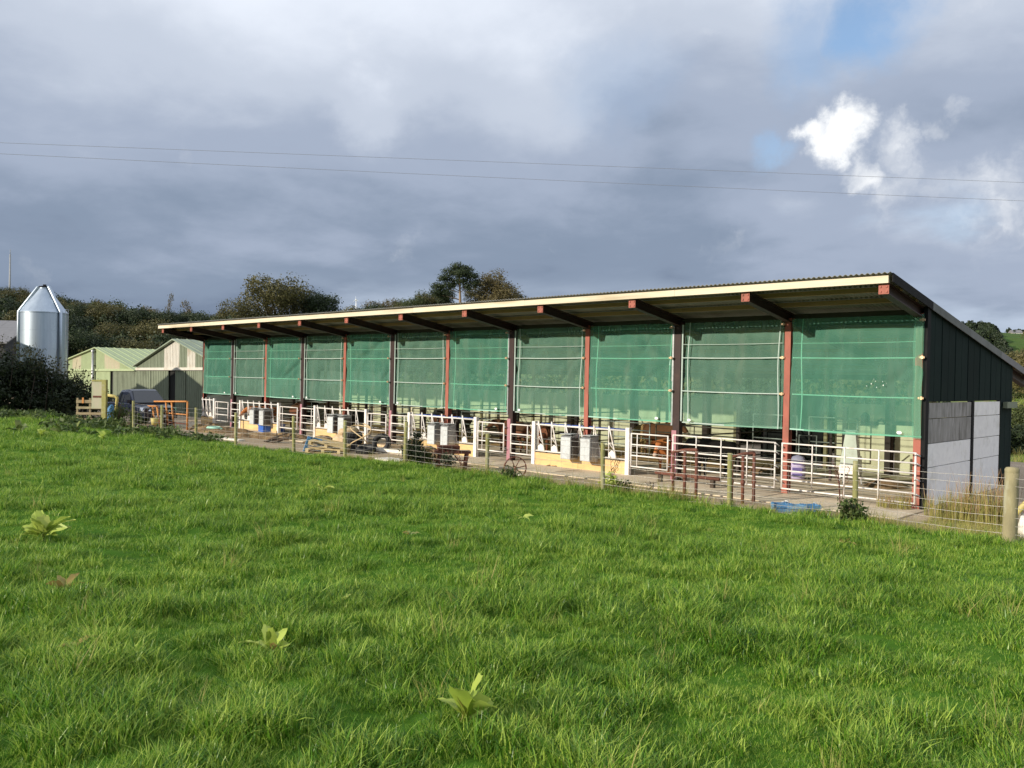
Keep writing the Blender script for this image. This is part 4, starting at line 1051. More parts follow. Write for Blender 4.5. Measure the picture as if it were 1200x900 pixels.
# single trees that stand out on the skyline: crowns of their own
def big_tree(name, label, px, d, ytop, ybase_h, build_, group=None):
    p = on_land(px, d); top = at_depth(px, ytop, d)[2]; h = top - p[2]
    return p, h
def skyline_tree(kd, label, px, d, ytop, wpx, group='trees standing on the skyline', name='broadleaf_tree'):
    p = on_land(px, d); h = at_depth(px, ytop, d)[2] - p[2]
    base = {'round_olive': 8.7, 'round_green': 8.2, 'round_dark': 7.9, 'autumn': 7.5, 'dome': 6.9, 'sparse': 6.0, 'gorse': 3.5, 'scrub': 3.3, 'scrub_green': 3.3}[kd]; wid = {'round_olive': 7.0, 'round_green': 6.8, 'round_dark': 6.6, 'autumn': 6.0, 'dome': 6.2, 'sparse': 4.2, 'gorse': 5.4, 'scrub': 5, 'scrub_green': 5}[kd]
    s = wpx * d / FPX / wid
    return tree(name, kd, label, p, s, group, sz=max(.4, h / base / s))
skyline_tree('round_olive', 'tall spreading olive tree with a pointed top on the skyline left of the shed roof', 318, 112, 323, 78)
skyline_tree('round_dark', 'low dark round tree to the right of the pointed olive tree', 368, 116, 343, 62)
skyline_tree('round_olive', 'olive tree low against the left foot of the pointed tree', 278, 108, 352, 50)
skyline_tree('autumn', 'brownish low tree just left of the wind turbine mast', 452, 135, 350, 46)
skyline_tree('round_green', 'small green tree with open crown left of the pine', 482, 132, 338, 38)
skyline_tree('round_olive', 'olive tree close to the left of the pine trunk', 505, 134, 344, 40)
skyline_tree('dome', 'dense brown dome-shaped tree right of the pine on the skyline', 581, 130, 318, 62)
skyline_tree('scrub', 'low brown bush running out to the right of the dome-shaped tree', 606, 132, 342, 30)
skyline_tree('round_dark', 'dark tree crown filling the gap under the pine on its left', 518, 133, 338, 30)
skyline_tree('round_olive', 'olive crown joined to the right of the pointed tree, above the roof edge', 342, 114, 337, 44)
skyline_tree('round_olive', 'low olive crown between pine and dome-shaped tree', 556, 133, 335, 30)
skyline_tree('sparse', 'thin bare sapling standing alone on the wooded ridge', 196, 118, 338, 14, name='sapling')
skyline_tree('sparse', 'sparse yellowish small tree on the ridge beside the bare sapling', 222, 116, 347, 26, name='sapling')
# the pine: clear stem and flat dark plates
def pine():
    px, d = 536, 128; p = on_land(px, d); h = at_depth(px, 306, d)[2] - p[2]
    t = thing('pine_tree', 'tall dark pine with a bare stem and layered crown, highest tree on the skyline', 'tree', tuple(p))
    lb = [(-.2, 0, .91, .75, .6), (.8, .2, .86, .8, .7), (-1.0, .1, .83, .85, .7), (.2, -.3, .79, 1.2, .9), (1.5, 0, .75, .85, .7), (-1.7, -.2, .71, .8, .7), (.1, .2, .67, 1.1, .8), (1.9, .2, .64, .8, .6), (-2.4, .1, .58, .8, .7), (-1.1, -.2, .60, .8, .6), (-2.8, -.1, .46, .75, .6), (-1.7, .2, .46, .8, .6), (1.0, 0, .57, .5, .5)]
    k = h / 8.2
    lobes = [(x * k * 1.12, y * k, z * h, a * k * 1.3, b_ * k * 1.25, .056 * h) for (x, y, z, a, b_) in lb]
    # spread the plates square to the view so that their steps show from the yard
    rz = YAW
    link('crown', crown_mesh('crown', 77, lobes, 12000, .21, 'leaf_dark', shell=.3), None, t); t.rotation_euler = (0, 0, rz)
    b = MB(); b.tube([(.1, 0, -.5), (.25, 0, h * .35), (.1, 0, h * .7), (-.2, 0, h * .95)], [.26, .2, .13, .04], 8)
    for l in lobes: b.tube([(.15, 0, l[2] - .10 * h), (l[0], l[1], l[2])], [.07, .025], 5)
    b.build('trunk', 'pale_bark', t)
pine()
# the wooded bank behind barns and silo
rng = random.Random(21); n = 0
rows = [(78, 14), (92, 15), (106, 15), (120, 15), (134, 13)]
bank_lab = {'gorse': 'dark gorse-like shrub on the wooded bank behind the barns', 'scrub': 'olive scrub bush on the wooded bank behind the barns', 'scrub_green': 'green scrub bush on the wooded bank behind the barns',
            'round_dark': 'dark rounded tree on the wooded bank behind the barns', 'round_olive': 'olive rounded tree on the wooded bank behind the barns', 'autumn': 'brownish tree on the wooded bank behind the barns'}
_ytop = lambda px: float(np.interp(px, [-80, 0, 40, 80, 130, 170, 230, 262, 300, 420], [325, 330, 338, 343, 347, 356, 361, 362, 366, 366]))
for d, cnt in rows:
    for i in range(cnt + 4):
        px = -70 + (i + rng.uniform(.1, .9)) * 370 / (cnt + 3)
        kd = rng.choice(['gorse', 'gorse', 'scrub', 'scrub_green', 'round_dark', 'round_olive', 'autumn'] if d > 84 else ['round_dark', 'round_olive', 'gorse', 'scrub', 'autumn'])
        p = on_land(px, d); hh = {'gorse': 3.5, 'scrub': 3.3, 'scrub_green': 3.3, 'round_dark': 8.4, 'round_olive': 9.3, 'autumn': 8.0}[kd]
        lim = at_depth(px, _ytop(px) + rng.uniform(0, 9), d)[2] - p[2]
        s = rng.uniform(1.2, 1.7) if hh < 4 else rng.uniform(.55, .8)
        if d > 128 or hh * s > lim: s = max(.35, lim / hh)
        s = min(s, 2.2)
        place_ = 'left of the silo' if px < 24 else 'right behind the silo' if px < 80 else 'above the pale barn roof' if px < 150 else 'above the dull green barn' if px < 215 else 'behind the far end of the shed roof'
        high_ = {78: 'low on the bank', 92: 'low on the bank', 106: 'halfway up the bank', 120: 'high on the bank', 134: 'on the ridge line'}[d]
        tree('bank_shrub' if hh < 4 else 'bank_tree', kd, '%s %s, %s' % (bank_lab[kd].split(' on the')[0], high_, place_), p, s, 'growth on the wooded bank: ' + kd.replace('_', ' '), cat='shrub' if hh < 4 else 'tree')
# growth behind the shed, seen through nets and above the back wall
for i in range(26):
    px = 330 + i * 28 + rng.uniform(-8, 8); Y = rng.uniform(13, 20)
    v = ray(px, 450); d = (Y - CY) / v[1]
    if d > 70: d = rng.uniform(58, 68)
    kd = rng.choice(['scrub', 'scrub_green', 'gorse']); p = on_land(px, d)
    kk = int(np.clip(-at_y(px, 450, 0)[0] / 3.1, 0, 10)); nd = {'scrub': 'olive', 'scrub_green': 'green', 'gorse': 'dark'}[kd]
    tree('back_shrub', kd, '%s bush behind the shed, seen through the %s net from the gable' % (nd, ORD[kk] if kk < 10 else 'farthest'), p, rng.uniform(1.0, 1.4), 'bushes behind the shed: ' + kd.replace('_', ' '), cat='shrub')
# ridge behind the long roof
for i in range(16):
    px = 370 + i * 17 + rng.uniform(-6, 6); d = rng.uniform(120, 140); kd = rng.choice(['gorse', 'scrub', 'scrub_green']); p = on_land(px, d)
    lim = at_depth(px, 362, d)[2] - p[2]
    wh = 'just right of the pointed olive tree' if px < 420 else 'between turbine and pine' if px < 500 else 'at the foot of the pine' if px < 560 else 'under the dome-shaped brown tree' if px < 615 else 'behind the roof right of the dome-shaped tree'
    tree('ridge_shrub', kd, '%s low shrub on the ridge, %s' % ({'gorse': 'dark', 'scrub': 'olive', 'scrub_green': 'green'}[kd], wh), p, max(.4, min(1.3, lim / 2.9)), 'shrubs on the ridge behind the roof: ' + kd.replace('_', ' '), cat='shrub')
# slope right of the gable
for (px, d, kd, s, lab) in ((1210, 52, 'larch', .62, 'yellowing larch at the right edge beyond the gable'), (1196, 62, 'scrub', .8, 'olive bush on the slope beyond the gable'), (1188, 56, 'scrub_green', .5, 'small green bush on the slope beyond the gable'),
                            (1212, 40, 'scrub_green', .6, 'low green bush at the foot of the slope, right of the gable'), (1198, 86, 'scrub', .6, 'olive bush high on the slope right of the roof end'), (1192, 36, 'gorse', .42, 'dark bush low down behind the gable corner')):
    tree('slope_tree' if kd == 'larch' or kd == 'autumn' else 'slope_shrub', kd, lab, on_land(px, d), s, None, cat='tree' if kd in ('larch', 'autumn') else 'shrub')
# far hill: conifer wood and hedgerows (too far to pick apart)
def far_woods():
    pos = HILL; rng = np.random.default_rng(9); P = []
    xs = rng.uniform(1120, 1168, 260)
    for q in xs:
        a = math.atan2(q - 600, FPX); d = rng.uniform(545, 585)
        x = CX + d * (math.cos(a) * _f[0] + math.sin(a) * _r[0]); y = CY + d * (math.cos(a) * _f[1] + math.sin(a) * _r[1])
        i = np.argmin((pos[..., 0] - x) ** 2 + (pos[..., 1] - y) ** 2); P.append((x, y, pos.reshape(-1, 3)[i, 2], rng.uniform(3.4, 5.6) * float(np.interp(q, [1118, 1128, 1160, 1168], [.35, .9, 1, .4])), 1.7))
    def hedge(pxa, da, pxb, db, n):
        for s in np.linspace(0, 1, n):
            q = pxa + (pxb - pxa) * s; d = da + (db - da) * s + rng.normal(0, 3); a = math.atan2(q - 600, FPX)
            x = CX + d * (math.cos(a) * _f[0] + math.sin(a) * _r[0]); y = CY + d * (math.cos(a) * _f[1] + math.sin(a) * _r[1])
            i = np.argmin((pos[..., 0] - x) ** 2 + (pos[..., 1] - y) ** 2); P.append((x, y, pos.reshape(-1, 3)[i, 2], rng.uniform(2, 4.5), 2.0))
    hedge(1128, 505, 1158, 470, 70); hedge(1150, 540, 1176, 440, 120); hedge(1160, 500, 1190, 430, 60); hedge(1140, 440, 1200, 425, 110); hedge(1180, 575, 1215, 575, 30); hedge(1140, 400, 1215, 390, 110)
    Q = []; var = []
    for (x, y, z, h, r) in P:
        n = 60; t = rng.uniform(0, 1, n); a = rng.uniform(0, 2 * PI, n); rr = r * np.sqrt(1 - t * .85) * rng.uniform(.5, 1.1, n)
        pts = np.stack([x + rr * np.cos(a), y + rr * np.sin(a), z + .3 + h * t], 1); nn = np.stack([np.cos(a), np.sin(a), np.full(n, .5)], 1)
        Q.append(leaf_quads(pts, nn, 1.2, rng)); var.append(np.clip(rng.normal(.3, .2) + rng.normal(0, .1, n), 0, 1))
    o = link('distant_woods', faces_mesh('distant_woods', np.concatenate(Q), 4, 'leaf_dark', np.concatenate(var)), None)
    tag(o, 'dark conifer wood and hedgerows on the far hill', kind='stuff')
    return P
far_woods()
def farmhouse():
    a = math.atan2(1189 - 600, FPX); d = 566; x = CX + d * (math.cos(a) * _f[0] + math.sin(a) * _r[0]); y = CY + d * (math.cos(a) * _f[1] + math.sin(a) * _r[1])
    pos = HILL.reshape(-1, 3); z = pos[np.argmin((pos[:, 0] - x) ** 2 + (pos[:, 1] - y) ** 2), 2]
    t = thing('farmhouse', 'tiny pale farmhouse on top of the far hill', 'house', (x, y, z - 1), YAW)
    MB().box(-3, 3, -2, 2, 0, 2.6).build('wall', 'white_paint', t); MB().prism([(-2.3, 2.5), (2.3, 2.5), (0, 4.2)], 0, -3.2, 3.2).build('roof', 'shed_roof_grey', t)
farmhouse()

# ------------------------------------------------------------------ dark hedge at the left
def hedge():
    t = thing('hedge', 'tall dark overgrown hedge at the left edge of the pasture', 'hedge', (0, 0, 0))
    rng = np.random.default_rng(33); lobes = []
    def edge(y): return -40.2 - 0.0 * y
    for i in range(150):
        y = rng.uniform(-16, -2.3); x = edge(y) - rng.uniform(.3, 3.0); top = float(np.interp(y, [-16, -7, -5, -4, -3, -2.3], [3.6, 3.3, 2.7, 2.1, 1.7, 1.2])); z = rng.uniform(.0, 1) ** .8 * top
        lobes.append((x, y, .55 + z * .86, rng.uniform(.55, .95), rng.uniform(.55, .95), rng.uniform(.4, .65)))
    link('foliage', crown_mesh('foliage', 34, lobes, 70000, .15, 'hedge_leaf', shell=.5, sub=10), None, t)
    b = MB(); r2 = random.Random(3)
    for i in range(60):
        y = r2.uniform(-15, -2.6); x = edge(y) - r2.uniform(.2, 3); top = float(np.interp(y, [-16, -7, -5, -4, -2.3], [3.6, 3.3, 2.7, 2.2, 1.4])) + .5
        b.tube([(x, y, .4), (x + r2.uniform(-.3, .3), y + r2.uniform(-.3, .3), .4 + top * .6), (x + r2.uniform(-.7, .7), y + r2.uniform(-.7, .7), .5 + top * r2.uniform(.85, 1.2))], [.025, .014, .005], 5)
    b.build('stems', 'dark_wood', t)
    P = []
    for i in range(260):
        y = rng.uniform(-15, -2.4); top = float(np.interp(y, [-16, -7, -5, -4, -2.3], [3.6, 3.3, 2.7, 2.2, 1.4])); x = edge(y) - rng.uniform(.2, 3)
        n = 9; zz = .55 + top * rng.uniform(.8, 1.18) + rng.uniform(-.2, .2, n); P.append(np.stack([x + rng.normal(0, .12, n), y + rng.normal(0, .12, n), zz], 1))
    P = np.concatenate(P); link('sprays', faces_mesh('sprays', leaf_quads(P, rng.normal(0, 1, P.shape), .12, rng), 4, 'leaf_olive', rng.uniform(0, .7, len(P))), None, t)
hedge()

# ------------------------------------------------------------------ silo
def silo():
    c = at_depth(51.5, 400, 55); z0 = float(land_z(c[0], c[1])) + .3; zc = at_depth(51, 366.5, 55)[2]; zt = at_depth(51, 337, 55)[2]; r = 1.36
    t = thing('feed_silo', 'tall shiny galvanised feed silo with cone top and two filler pipes', 'silo', (c[0], c[1], z0), YAW)
    zc -= z0; zt -= z0
    b = MB(); z1 = 1.6; b.lathe([(r, z1), (r, zc)], 64); b.build('body', 'silo_zinc', t)
    for i in range(1, 4):
        z = z1 + (zc - z1) * i / 4; b = MB(); b.lathe([(r + .001, z - .012), (r + .007, z - .010), (r + .007, z + .010), (r + .001, z + .012)], 64, False); b.build('seam', 'silo_zinc', t)
    MB().lathe([(r + .04, zc), (.30, zt - .08)], 64).lathe([(.30, zt - .08), (.30, zt)], 32).lathe([(r + .04, zc - .05), (r + .04, zc)], 64).build('cone', 'silo_zinc', t)
    MB().lathe([(.0, .25), (.22, .25), (r, z1)], 32).build('hopper', 'silo_zinc', t)
    b = MB(); b.lathe([(.34, zt), (.36, zt + .06), (.1, zt + .12), (.1, zt + .2), (0, zt + .2)], 16); b.build('lid', 'black_steel', t)
    for k in range(4):
        a = PI / 4 + k * PI / 2; MB().box(-.06, .06, -.06, .06, 0, 2.2).build('leg', 'galvanised', t, loc=(r * math.cos(a), r * math.sin(a), 0))
    for (x, y) in ((-1.53, -.25), (1.38, -.55)):
        b = MB(); q = Vector((x, y, 0)); u = q.normalized()
        b.tube([(x, y, 0), (x, y, zc + .05), (x * .93, y * .93, zc + .2), (u.x * .42, u.y * .42, zt - .0), (u.x * .30, u.y * .30, zt + .02)], .105, 10)
        b.build('filler_pipe', 'silo_zinc', t)
        for z in (2.4, 3.8, 5.2): MB().bar((u.x * r, u.y * r, z), (x, y, z), .05, .05).build('bracket', 'galvanised', t)
    b = MB()
    x0, y0 = 1.50, -.12
    for s in (-.16, .16): b.tube([(x0 + .05, y0 + s, .5), (x0 + .05, y0 + s, zc + .25)], .02, 5)
    for i in range(22): b.tube([(x0 + .05, y0 - .16, .7 + i * .28), (x0 + .05, y0 + .16, .7 + i * .28)], .014, 4)
    b.build('ladder', 'galvanised', t)
silo()

# ------------------------------------------------------------------ barns beyond the far end
def barn(name, label, cat, y, xl, xa, xr, zel, za, zer, length, wallm, doors, lights, roofm):
    z0 = -.1
    t = thing(name, label, cat, (xa, y, z0))
    def ztop(x): return (zel + (za - zel) * (x - xl) / (xa - xl) if x < xa else za + (zer - za) * (x - xa) / (xr - xa)) - z0
    # front sheets, each a ribbed strip of the gable
    n = int((xr - xl) / 1.0); ed = [xl + (xr - xl) * i / n for i in range(n + 1)]
    hdr = doors['top'] - z0
    for i in range(n):
        a, c = ed[i] + .006, ed[i + 1] - .006; pts = [a, c]
        if a < xa < c: pts = [a, xa, c]
        isl = any(q0 <= (a + c) / 2 <= q1 for q0, q1 in lights)
        zb = hdr
        poly = [(a - xa, zb), (c - xa, zb)] + [(q - xa, ztop(q) - .03) for q in pts[::-1]]
        m = ('rooflight' if wallm == 'barn_dark' else 'worn_sheet') if isl else wallm
        o = MB().prism(poly, 1, -.03, .03).build('gable_sheet', m, t)
        b = MB(); xr_ = a + .1
        while xr_ < c - .05: b.box(xr_ - xa - .02, xr_ - xa + .02, -.05, -.031, zb + .01, ztop(xr_) - .08); xr_ += .2
        b.build('rib', m, o)
    for (a, c, zt, m) in doors['leaf']:
        b = MB(); b.box(a - xa, c - xa, -.02, .04, 0, zt - z0); o = b.build('door_leaf' if m != wallm else 'wall_sheet', m, t)
        b = MB(); q = a + .15
        while q < c - .05: b.box(q - xa - .02, q - xa + .02, -.04, -.021, .02, zt - z0 - .03); q += .25
        b.build('rib', m, o)
    MB().box(xl - xa, xr - xa, .10, .16, 0, hdr).build('interior_shade_sheet', 'interior_shade', t)  # near-black sheet behind the doors, painted as the shade inside the barn
    MB().box(xl - xa + .05, xr - xa + .15, -.12, -.04, hdr - .10, hdr + .06).build('header_rail', doors['rail'], t)
    # roof slopes
    for (p, q, zp, zq) in ((xl - .15, xa, zel - .04, za), (xa, xr + .15, za, zer - .04)):
        m = roofm; nn = 3
        for i in range(nn):
            y0, y1 = -.25 + length * i / nn + .004, -.25 + length * (i + 1) / nn - .004
            vs = [(p - xa, y0, zp - z0), (q - xa, y0, zq - z0), (q - xa, y1, zq - z0), (p - xa, y1, zp - z0)]; vs += [(v[0], v[1], v[2] + .07) for v in vs]
            b = MB(); b.add(vs, [(3, 2, 1, 0), (4, 5, 6, 7), (0, 1, 5, 4), (1, 2, 6, 5), (2, 3, 7, 6), (3, 0, 4, 7)])
            o = b.build('roof_slope', m, t)
            b = MB(); k = y0 + .3
            while k < y1 - .1: b.bar((p - xa, k, zp - z0 + .08), (q - xa, k, zq - z0 + .08), .05, .04); k += .6
            b.build('rib', m, o)
    for x, ze in ((xl, zel), (xr, zer)): MB().box(x - xa - .03, x - xa + .03, 0, length - .4, 0, ze - z0 - .05).build('side_wall', wallm, t)
    MB().prism([(xl - xa, 0), (xr - xa, 0), (xr - xa, zer - z0 - .05), (0, za - z0 - .05), (xl - xa, zel - z0 - .05)], 1, length - .4, length - .34).build('back_wall', wallm, t)
    return t
def xat(px, Y): return float(at_y(px, 430, Y)[0])
def zat(px, py, Y): return float(at_y(px, py, Y)[2])
Y2 = 2.4; xa2 = xat(206, Y2); xl2 = xat(160.5, Y2); xr2 = xa2 + (xa2 - xl2) * 1.0
za2 = zat(206, 398.5, Y2); ze2 = zat(160.5, 429, Y2); hd2 = zat(180, 432, Y2)
dl = [xl2] + [xat(q, Y2) for q in (177, 197.5)]
barn('green_barn', 'dull green gabled barn with pale roof-light sheets and sliding doors, next to the shed end', 'barn', Y2, xl2, xa2, xr2, ze2, za2, ze2, 16, 'barn_dark',
     dict(top=hd2, rail='rooflight', leaf=[(dl[0], dl[1] - .05, hd2, 'barn_dark'), (dl[1] + .05, dl[2], hd2, 'barn_dark'), (xat(206, Y2), xat(217.5, Y2), hd2, 'barn_dark'), (xat(219, Y2), xr2, hd2, 'barn_dark')]),
     [(xat(181, Y2), xat(184.5, Y2)), (xat(195, Y2), xat(212, Y2)), (xat(222, Y2), xat(226, Y2))], 'barn_roof')
Y1 = 4.6; xa1 = xat(114, Y1); xl1 = xat(80.5, Y1); xr1 = xat(160, Y1); za1 = zat(114, 408, Y1); zl1 = zat(80.5, 421.5, Y1); zr1 = zat(160, 434, Y1); hd1 = zat(130, 434, Y1) + .05
barn('pale_green_barn', 'pale green barn with two rust-bleached sheets in its gable, behind the yellow post', 'barn', Y1, xl1, xa1, xr1, zl1, za1, zr1, 15, 'barn_light',
     dict(top=hd1, rail='barn_light', leaf=[(xl1, xat(129.5, Y1), hd1, 'barn_light'), (xat(133, Y1), xat(138, Y1), hd1 - .1, 'barn_dark'), (xat(138.5, Y1), xr1, hd1 - .1, 'barn_dark')]),
     [(xat(84, Y1), xat(97, Y1)), (xat(123, Y1), xat(138, Y1))], 'barn_light')
b = at_y(109, 430, Y1 - .2); t = thing('drain_pipe', 'grey vent pipe standing up the front of the pale barn', 'pipe', (b[0], b[1], 0)); MB().tube([(0, 0, 0), (0, 0, 4.5)], .12, 8).build('pipe', 'galvanised', t); MB().lathe([(.16, 4.5), (.16, 4.62), (0, 4.7)], 10).build('cap', 'galvanised', t)
for z in (1.5, 3.4): MB().box(-.15, .15, -.02, .2, z, z + .05).build('bracket', 'dull_steel', t)
# grey shed behind the hedge, mostly out of view to the left
c = at_depth(2, 400, 74); t = thing('grey_shed', 'grey-roofed low shed at the far left behind the silo', 'shed', (c[0], c[1], 0), YAW + .15)
zr = at_depth(10, 375, 74)[2]; ze = at_depth(10, 401, 70)[2]
MB().box(-14, 1.6, -3.2, 8, -1, ze + .02).build('wall', 'shed_wall_grey', t)
for i in range(7):
    x1 = 1.9 - i * 2.3; b = MB(); b.add([(x1 - 2.28, -3.6, ze - .1), (x1, -3.6, ze - .1), (x1, 2.4, zr), (x1 - 2.28, 2.4, zr), (x1 - 2.28, -3.6, ze), (x1, -3.6, ze), (x1, 2.4, zr + .1), (x1 - 2.28, 2.4, zr + .1)], [(3, 2, 1, 0), (4, 5, 6, 7), (0, 1, 5, 4), (1, 2, 6, 5), (2, 3, 7, 6), (3, 0, 4, 7)]); b.build('roof_panel', 'shed_roof_grey', t)
MB().prism([(-3.2, ze), (8.2, ze), (2.4, zr - .02)], 0, -14, 1.6).build('gable', 'shed_wall_grey', t)

# mast, turbine, power line
c = on_land(10, 150); z1 = at_depth(10.5, 298, 150)[2]; t = thing('mast', 'slim grey mast rising above the wooded ridge at the far left', 'mast', tuple(c)); MB().tube([(0, 0, -.5), (0, 0, z1 - c[2])], .20, 8, r2=.13).build('pole', 'mast_grey', t)
MB().tube([(0, 0, z1 - c[2] - .2), (0, 0, z1 - c[2] + .9)], .05, 6).build('aerial', 'mast_grey', t)
c = on_land(416, 330); z1 = at_depth(416, 352, 330)[2]; t = thing('wind_turbine', 'tiny white wind turbine far off beyond the shed roof', 'wind turbine', (c[0], c[1], c[2] - 3), YAW); h = z1 - c[2] + 3
MB().tube([(0, 0, 0), (0, 0, h)], .28, 8, r2=.2).build('tower', 'turbine_white', t); MB().box(-.3, .3, -.6, .9, h - .1, h + .5).build('nacelle', 'turbine_white', t)
for k in range(3):
    a = R(95 + 120 * k); MB().bar((0, -.7, h + .2), (1.3 * math.cos(a), -.7, h + .2 + 1.3 * math.sin(a)), .10, .06, (0, 1, 0)).build('blade', 'turbine_white', t)
def wire(label, d0, y0, ym, d1, y1):
    a = Vector(at_depth(-760, y0 - 26, d0 * .94)); c = Vector(at_depth(1760, y1 + 22, d1 * 1.05)); m = Vector(at_depth(600, ym, (d0 + d1) / 2))
    t = thing('power_line', label, 'power line', tuple(a), group='overhead wires across the sky')
    b = MB(); pts = []
    for i in range(41):
        s = i / 40; l0 = (s - .5) * (s - 1) * 2; l1 = -4 * s * (s - 1); l2 = 2 * s * (s - .5)
        pts.append(a * l0 + m * l1 + c * l2 - a)
    b.tube(pts, .0072, 5); b.build('cable', 'cable', t)
    return a, c
A1, C1 = wire('upper of the two overhead wires crossing the sky', 31, 164, 190.5, 37, 214)
A2, C2 = wire('lower of the two overhead wires crossing the sky', 30, 166, 209, 38, 236)
for (p, q, side_) in ((A1, A2, 'left'), (C1, C2, 'right')):
    m = (p + q) / 2; t = thing('utility_pole', 'wooden pole carrying the overhead wires beyond the %s edge' % side_, 'utility pole', (m.x, m.y, 0)); MB().tube([(0, 0, -.5), (0, 0, max(p.z, q.z) + .3)], .14, 8, r2=.1).build('shaft', 'old_wood', t)
    for w_ in (p, q): MB().bar((0, 0, w_.z - .05), (w_.x - m.x, w_.y - m.y, w_.z - .05), .09, .09).build('cross_arm', 'old_wood', t)
# ------------------------------------------------------------------ pick-up
def pickup():
    p = at_depth(164, 480, 40.5)[:2]; rz = YAW - R(45)
    t = thing('pickup_truck', 'dark navy pick-up truck parked in front of the green barn', 'pick-up truck', (p[0], p[1], float(yard_z(p[0])) - .02), rz); t.scale = (.93, .93, .95)
    # local: +x forward, y across, wheels on z=0
    def loft(st, name, mat, smooth=True):
        b = MB(); vs = []; n = 10
        for (x, zb, zt, wb, wm, wt) in st:
            zm = zb + (zt - zb) * .55
            vs += [(x, -wb, zb), (x, -wm, zm), (x, -wm + (wm - wt) * .3, zt - (zt - zb) * .18), (x, -wt, zt), (x, 0, zt + .012), (x, wt, zt), (x, wm - (wm - wt) * .3, zt - (zt - zb) * .18), (x, wm, zm), (x, wb, zb), (x, 0, zb)]
        fs = [(i * n + k, i * n + (k + 1) % n, (i + 1) * n + (k + 1) % n, (i + 1) * n + k) for i in range(len(st) - 1) for k in range(n)]
        fs += [tuple(range(n)), tuple(range((len(st) - 1) * n, len(st) * n))[::-1]]
        b.add(vs, fs, False); o = b.build(name, mat, t); md = o.modifiers.new('bevel', 'BEVEL'); md.width = .035; md.segments = 3; md.limit_method = 'ANGLE'; md.angle_limit = R(20); md.harden_normals = False
        return o
    loft([(-2.55, .48, 1.08, .80, .87, .84), (-1.0, .45, 1.10, .84, .92, .88), (.9, .45, 1.10, .84, .92, .88), (1.25, .45, 1.09, .84, .92, .84), (2.2, .46, 1.0, .80, .90, .78), (2.55, .5, .92, .70, .80, .68)], 'body', 'car_paint')
    loft([(-.95, 1.06, 1.12, .84, .84, .83), (-.72, 1.06, 1.74, .84, .765, .64), (.25, 1.06, 1.79, .84, .765, .66), (.55, 1.06, 1.73, .84, .765, .64), (1.32, 1.06, 1.12, .84, .83, .80)], 'cabin', 'car_paint')
    MB().add([(.60, -.60, 1.70), (.60, .60, 1.70), (1.30, .76, 1.14), (1.30, -.76, 1.14)], [(0, 1, 2, 3)]).add([(.62, -.60, 1.71), (.62, .60, 1.71), (1.325, .76, 1.15), (1.325, -.76, 1.15)], [(0, 1, 2, 3)]).build('windscreen', 'car_glass', t)
    for s in (-1, 1):
        for (a, c, a2, c2) in ((-.62, -.05, -.64, -.05), (.03, .98, .03, .55)):
            y0, y1 = s * .838, s * .715
            MB().add([(a, y0, 1.16), (c, y0, 1.16), (c2, y1, 1.62), (a2, y1, 1.62), (a, y0 + s * .012, 1.16), (c, y0 + s * .012, 1.16), (c2, y1 + s * .012, 1.62), (a2, y1 + s * .012, 1.62)], [(0, 1, 2, 3), (7, 6, 5, 4), (0, 4, 5, 1), (1, 5, 6, 2), (2, 6, 7, 3), (3, 7, 4, 0)]).build('side_window', 'car_glass', t)
        b = MB(); b.box(.88, 1.02, s * .93 - .10, s * .93 + .10, 1.1, 1.28); o = b.build('wing_mirror', 'car_paint', t)
        b = MB(); b.add([(2.44, s * .45, .78), (2.36, s * .86, .78), (2.28, s * .88, .94), (2.40, s * .5, .92), (2.60, s * .45, .77), (2.43, s * .88, .77), (2.33, s * .905, .95), (2.52, s * .5, .93)], [(0, 1, 2, 3), (7, 6, 5, 4), (0, 4, 5, 1), (1, 5, 6, 2), (2, 6, 7, 3), (3, 7, 4, 0)]); b.build('headlight', 'chrome', t)
        for x in (-1.55, 1.62):
            b = MB(); b.lathe([(.17, -.1), (.3, -.12), (.365, -.09), (.37, .09), (.3, .12), (.17, .1)], 22); w = b.build('wheel', 'rubber', t, loc=(x, s * .80, .37), rot=(PI / 2, 0, 0))
            MB().lathe([(.0, .085), (.06, .09), (.19, .06), (.21, .1), (.0, .1)], 14).lathe([(.0, -.085), (.06, -.09), (.19, -.06), (.21, -.1), (.0, -.1)], 14).build('rim', 'chrome', w)
            MB().lathe([(.40, -.02), (.47, -.02), (.47, .03), (.40, .03)], 22).build('wheel_arch', 'black_steel', t, loc=(x, s * .905, .40), rot=(PI / 2, 0, 0))
    MB().box(2.50, 2.62, -.42, .42, .68, .86).build('grille', 'black_steel', t)
    b = MB(); [b.box(2.615, 2.635, -.41, .41, .70 + i * .05, .715 + i * .05) for i in range(3)]; b.build('grille_bar', 'chrome', t)
    MB().box(2.46, 2.68, -.82, .82, .42, .62).build('bumper', 'car_paint', t)
    MB().box(2.68, 2.69, -.26, .26, .46, .57).build('number_plate', 'logo_white', t)
    MB().box(-2.45, -1.05, -.78, .78, 1.09, 1.12).build('load_cover', 'black_steel', t)
pickup()

# ------------------------------------------------------------------ things lying about
def yard_pt(px, py, dz=0.):
    v = ray(px, py); lo, hi = 1, 200
    for _ in range(50):
        m = (lo + hi) / 2; p = CAMP + v * m
        if p[2] > float(yard_z(p[0])) - .05 + dz: lo = m
        else: hi = m
    return Vector((p[0], p[1], float(yard_z(p[0])) - .05 + dz))
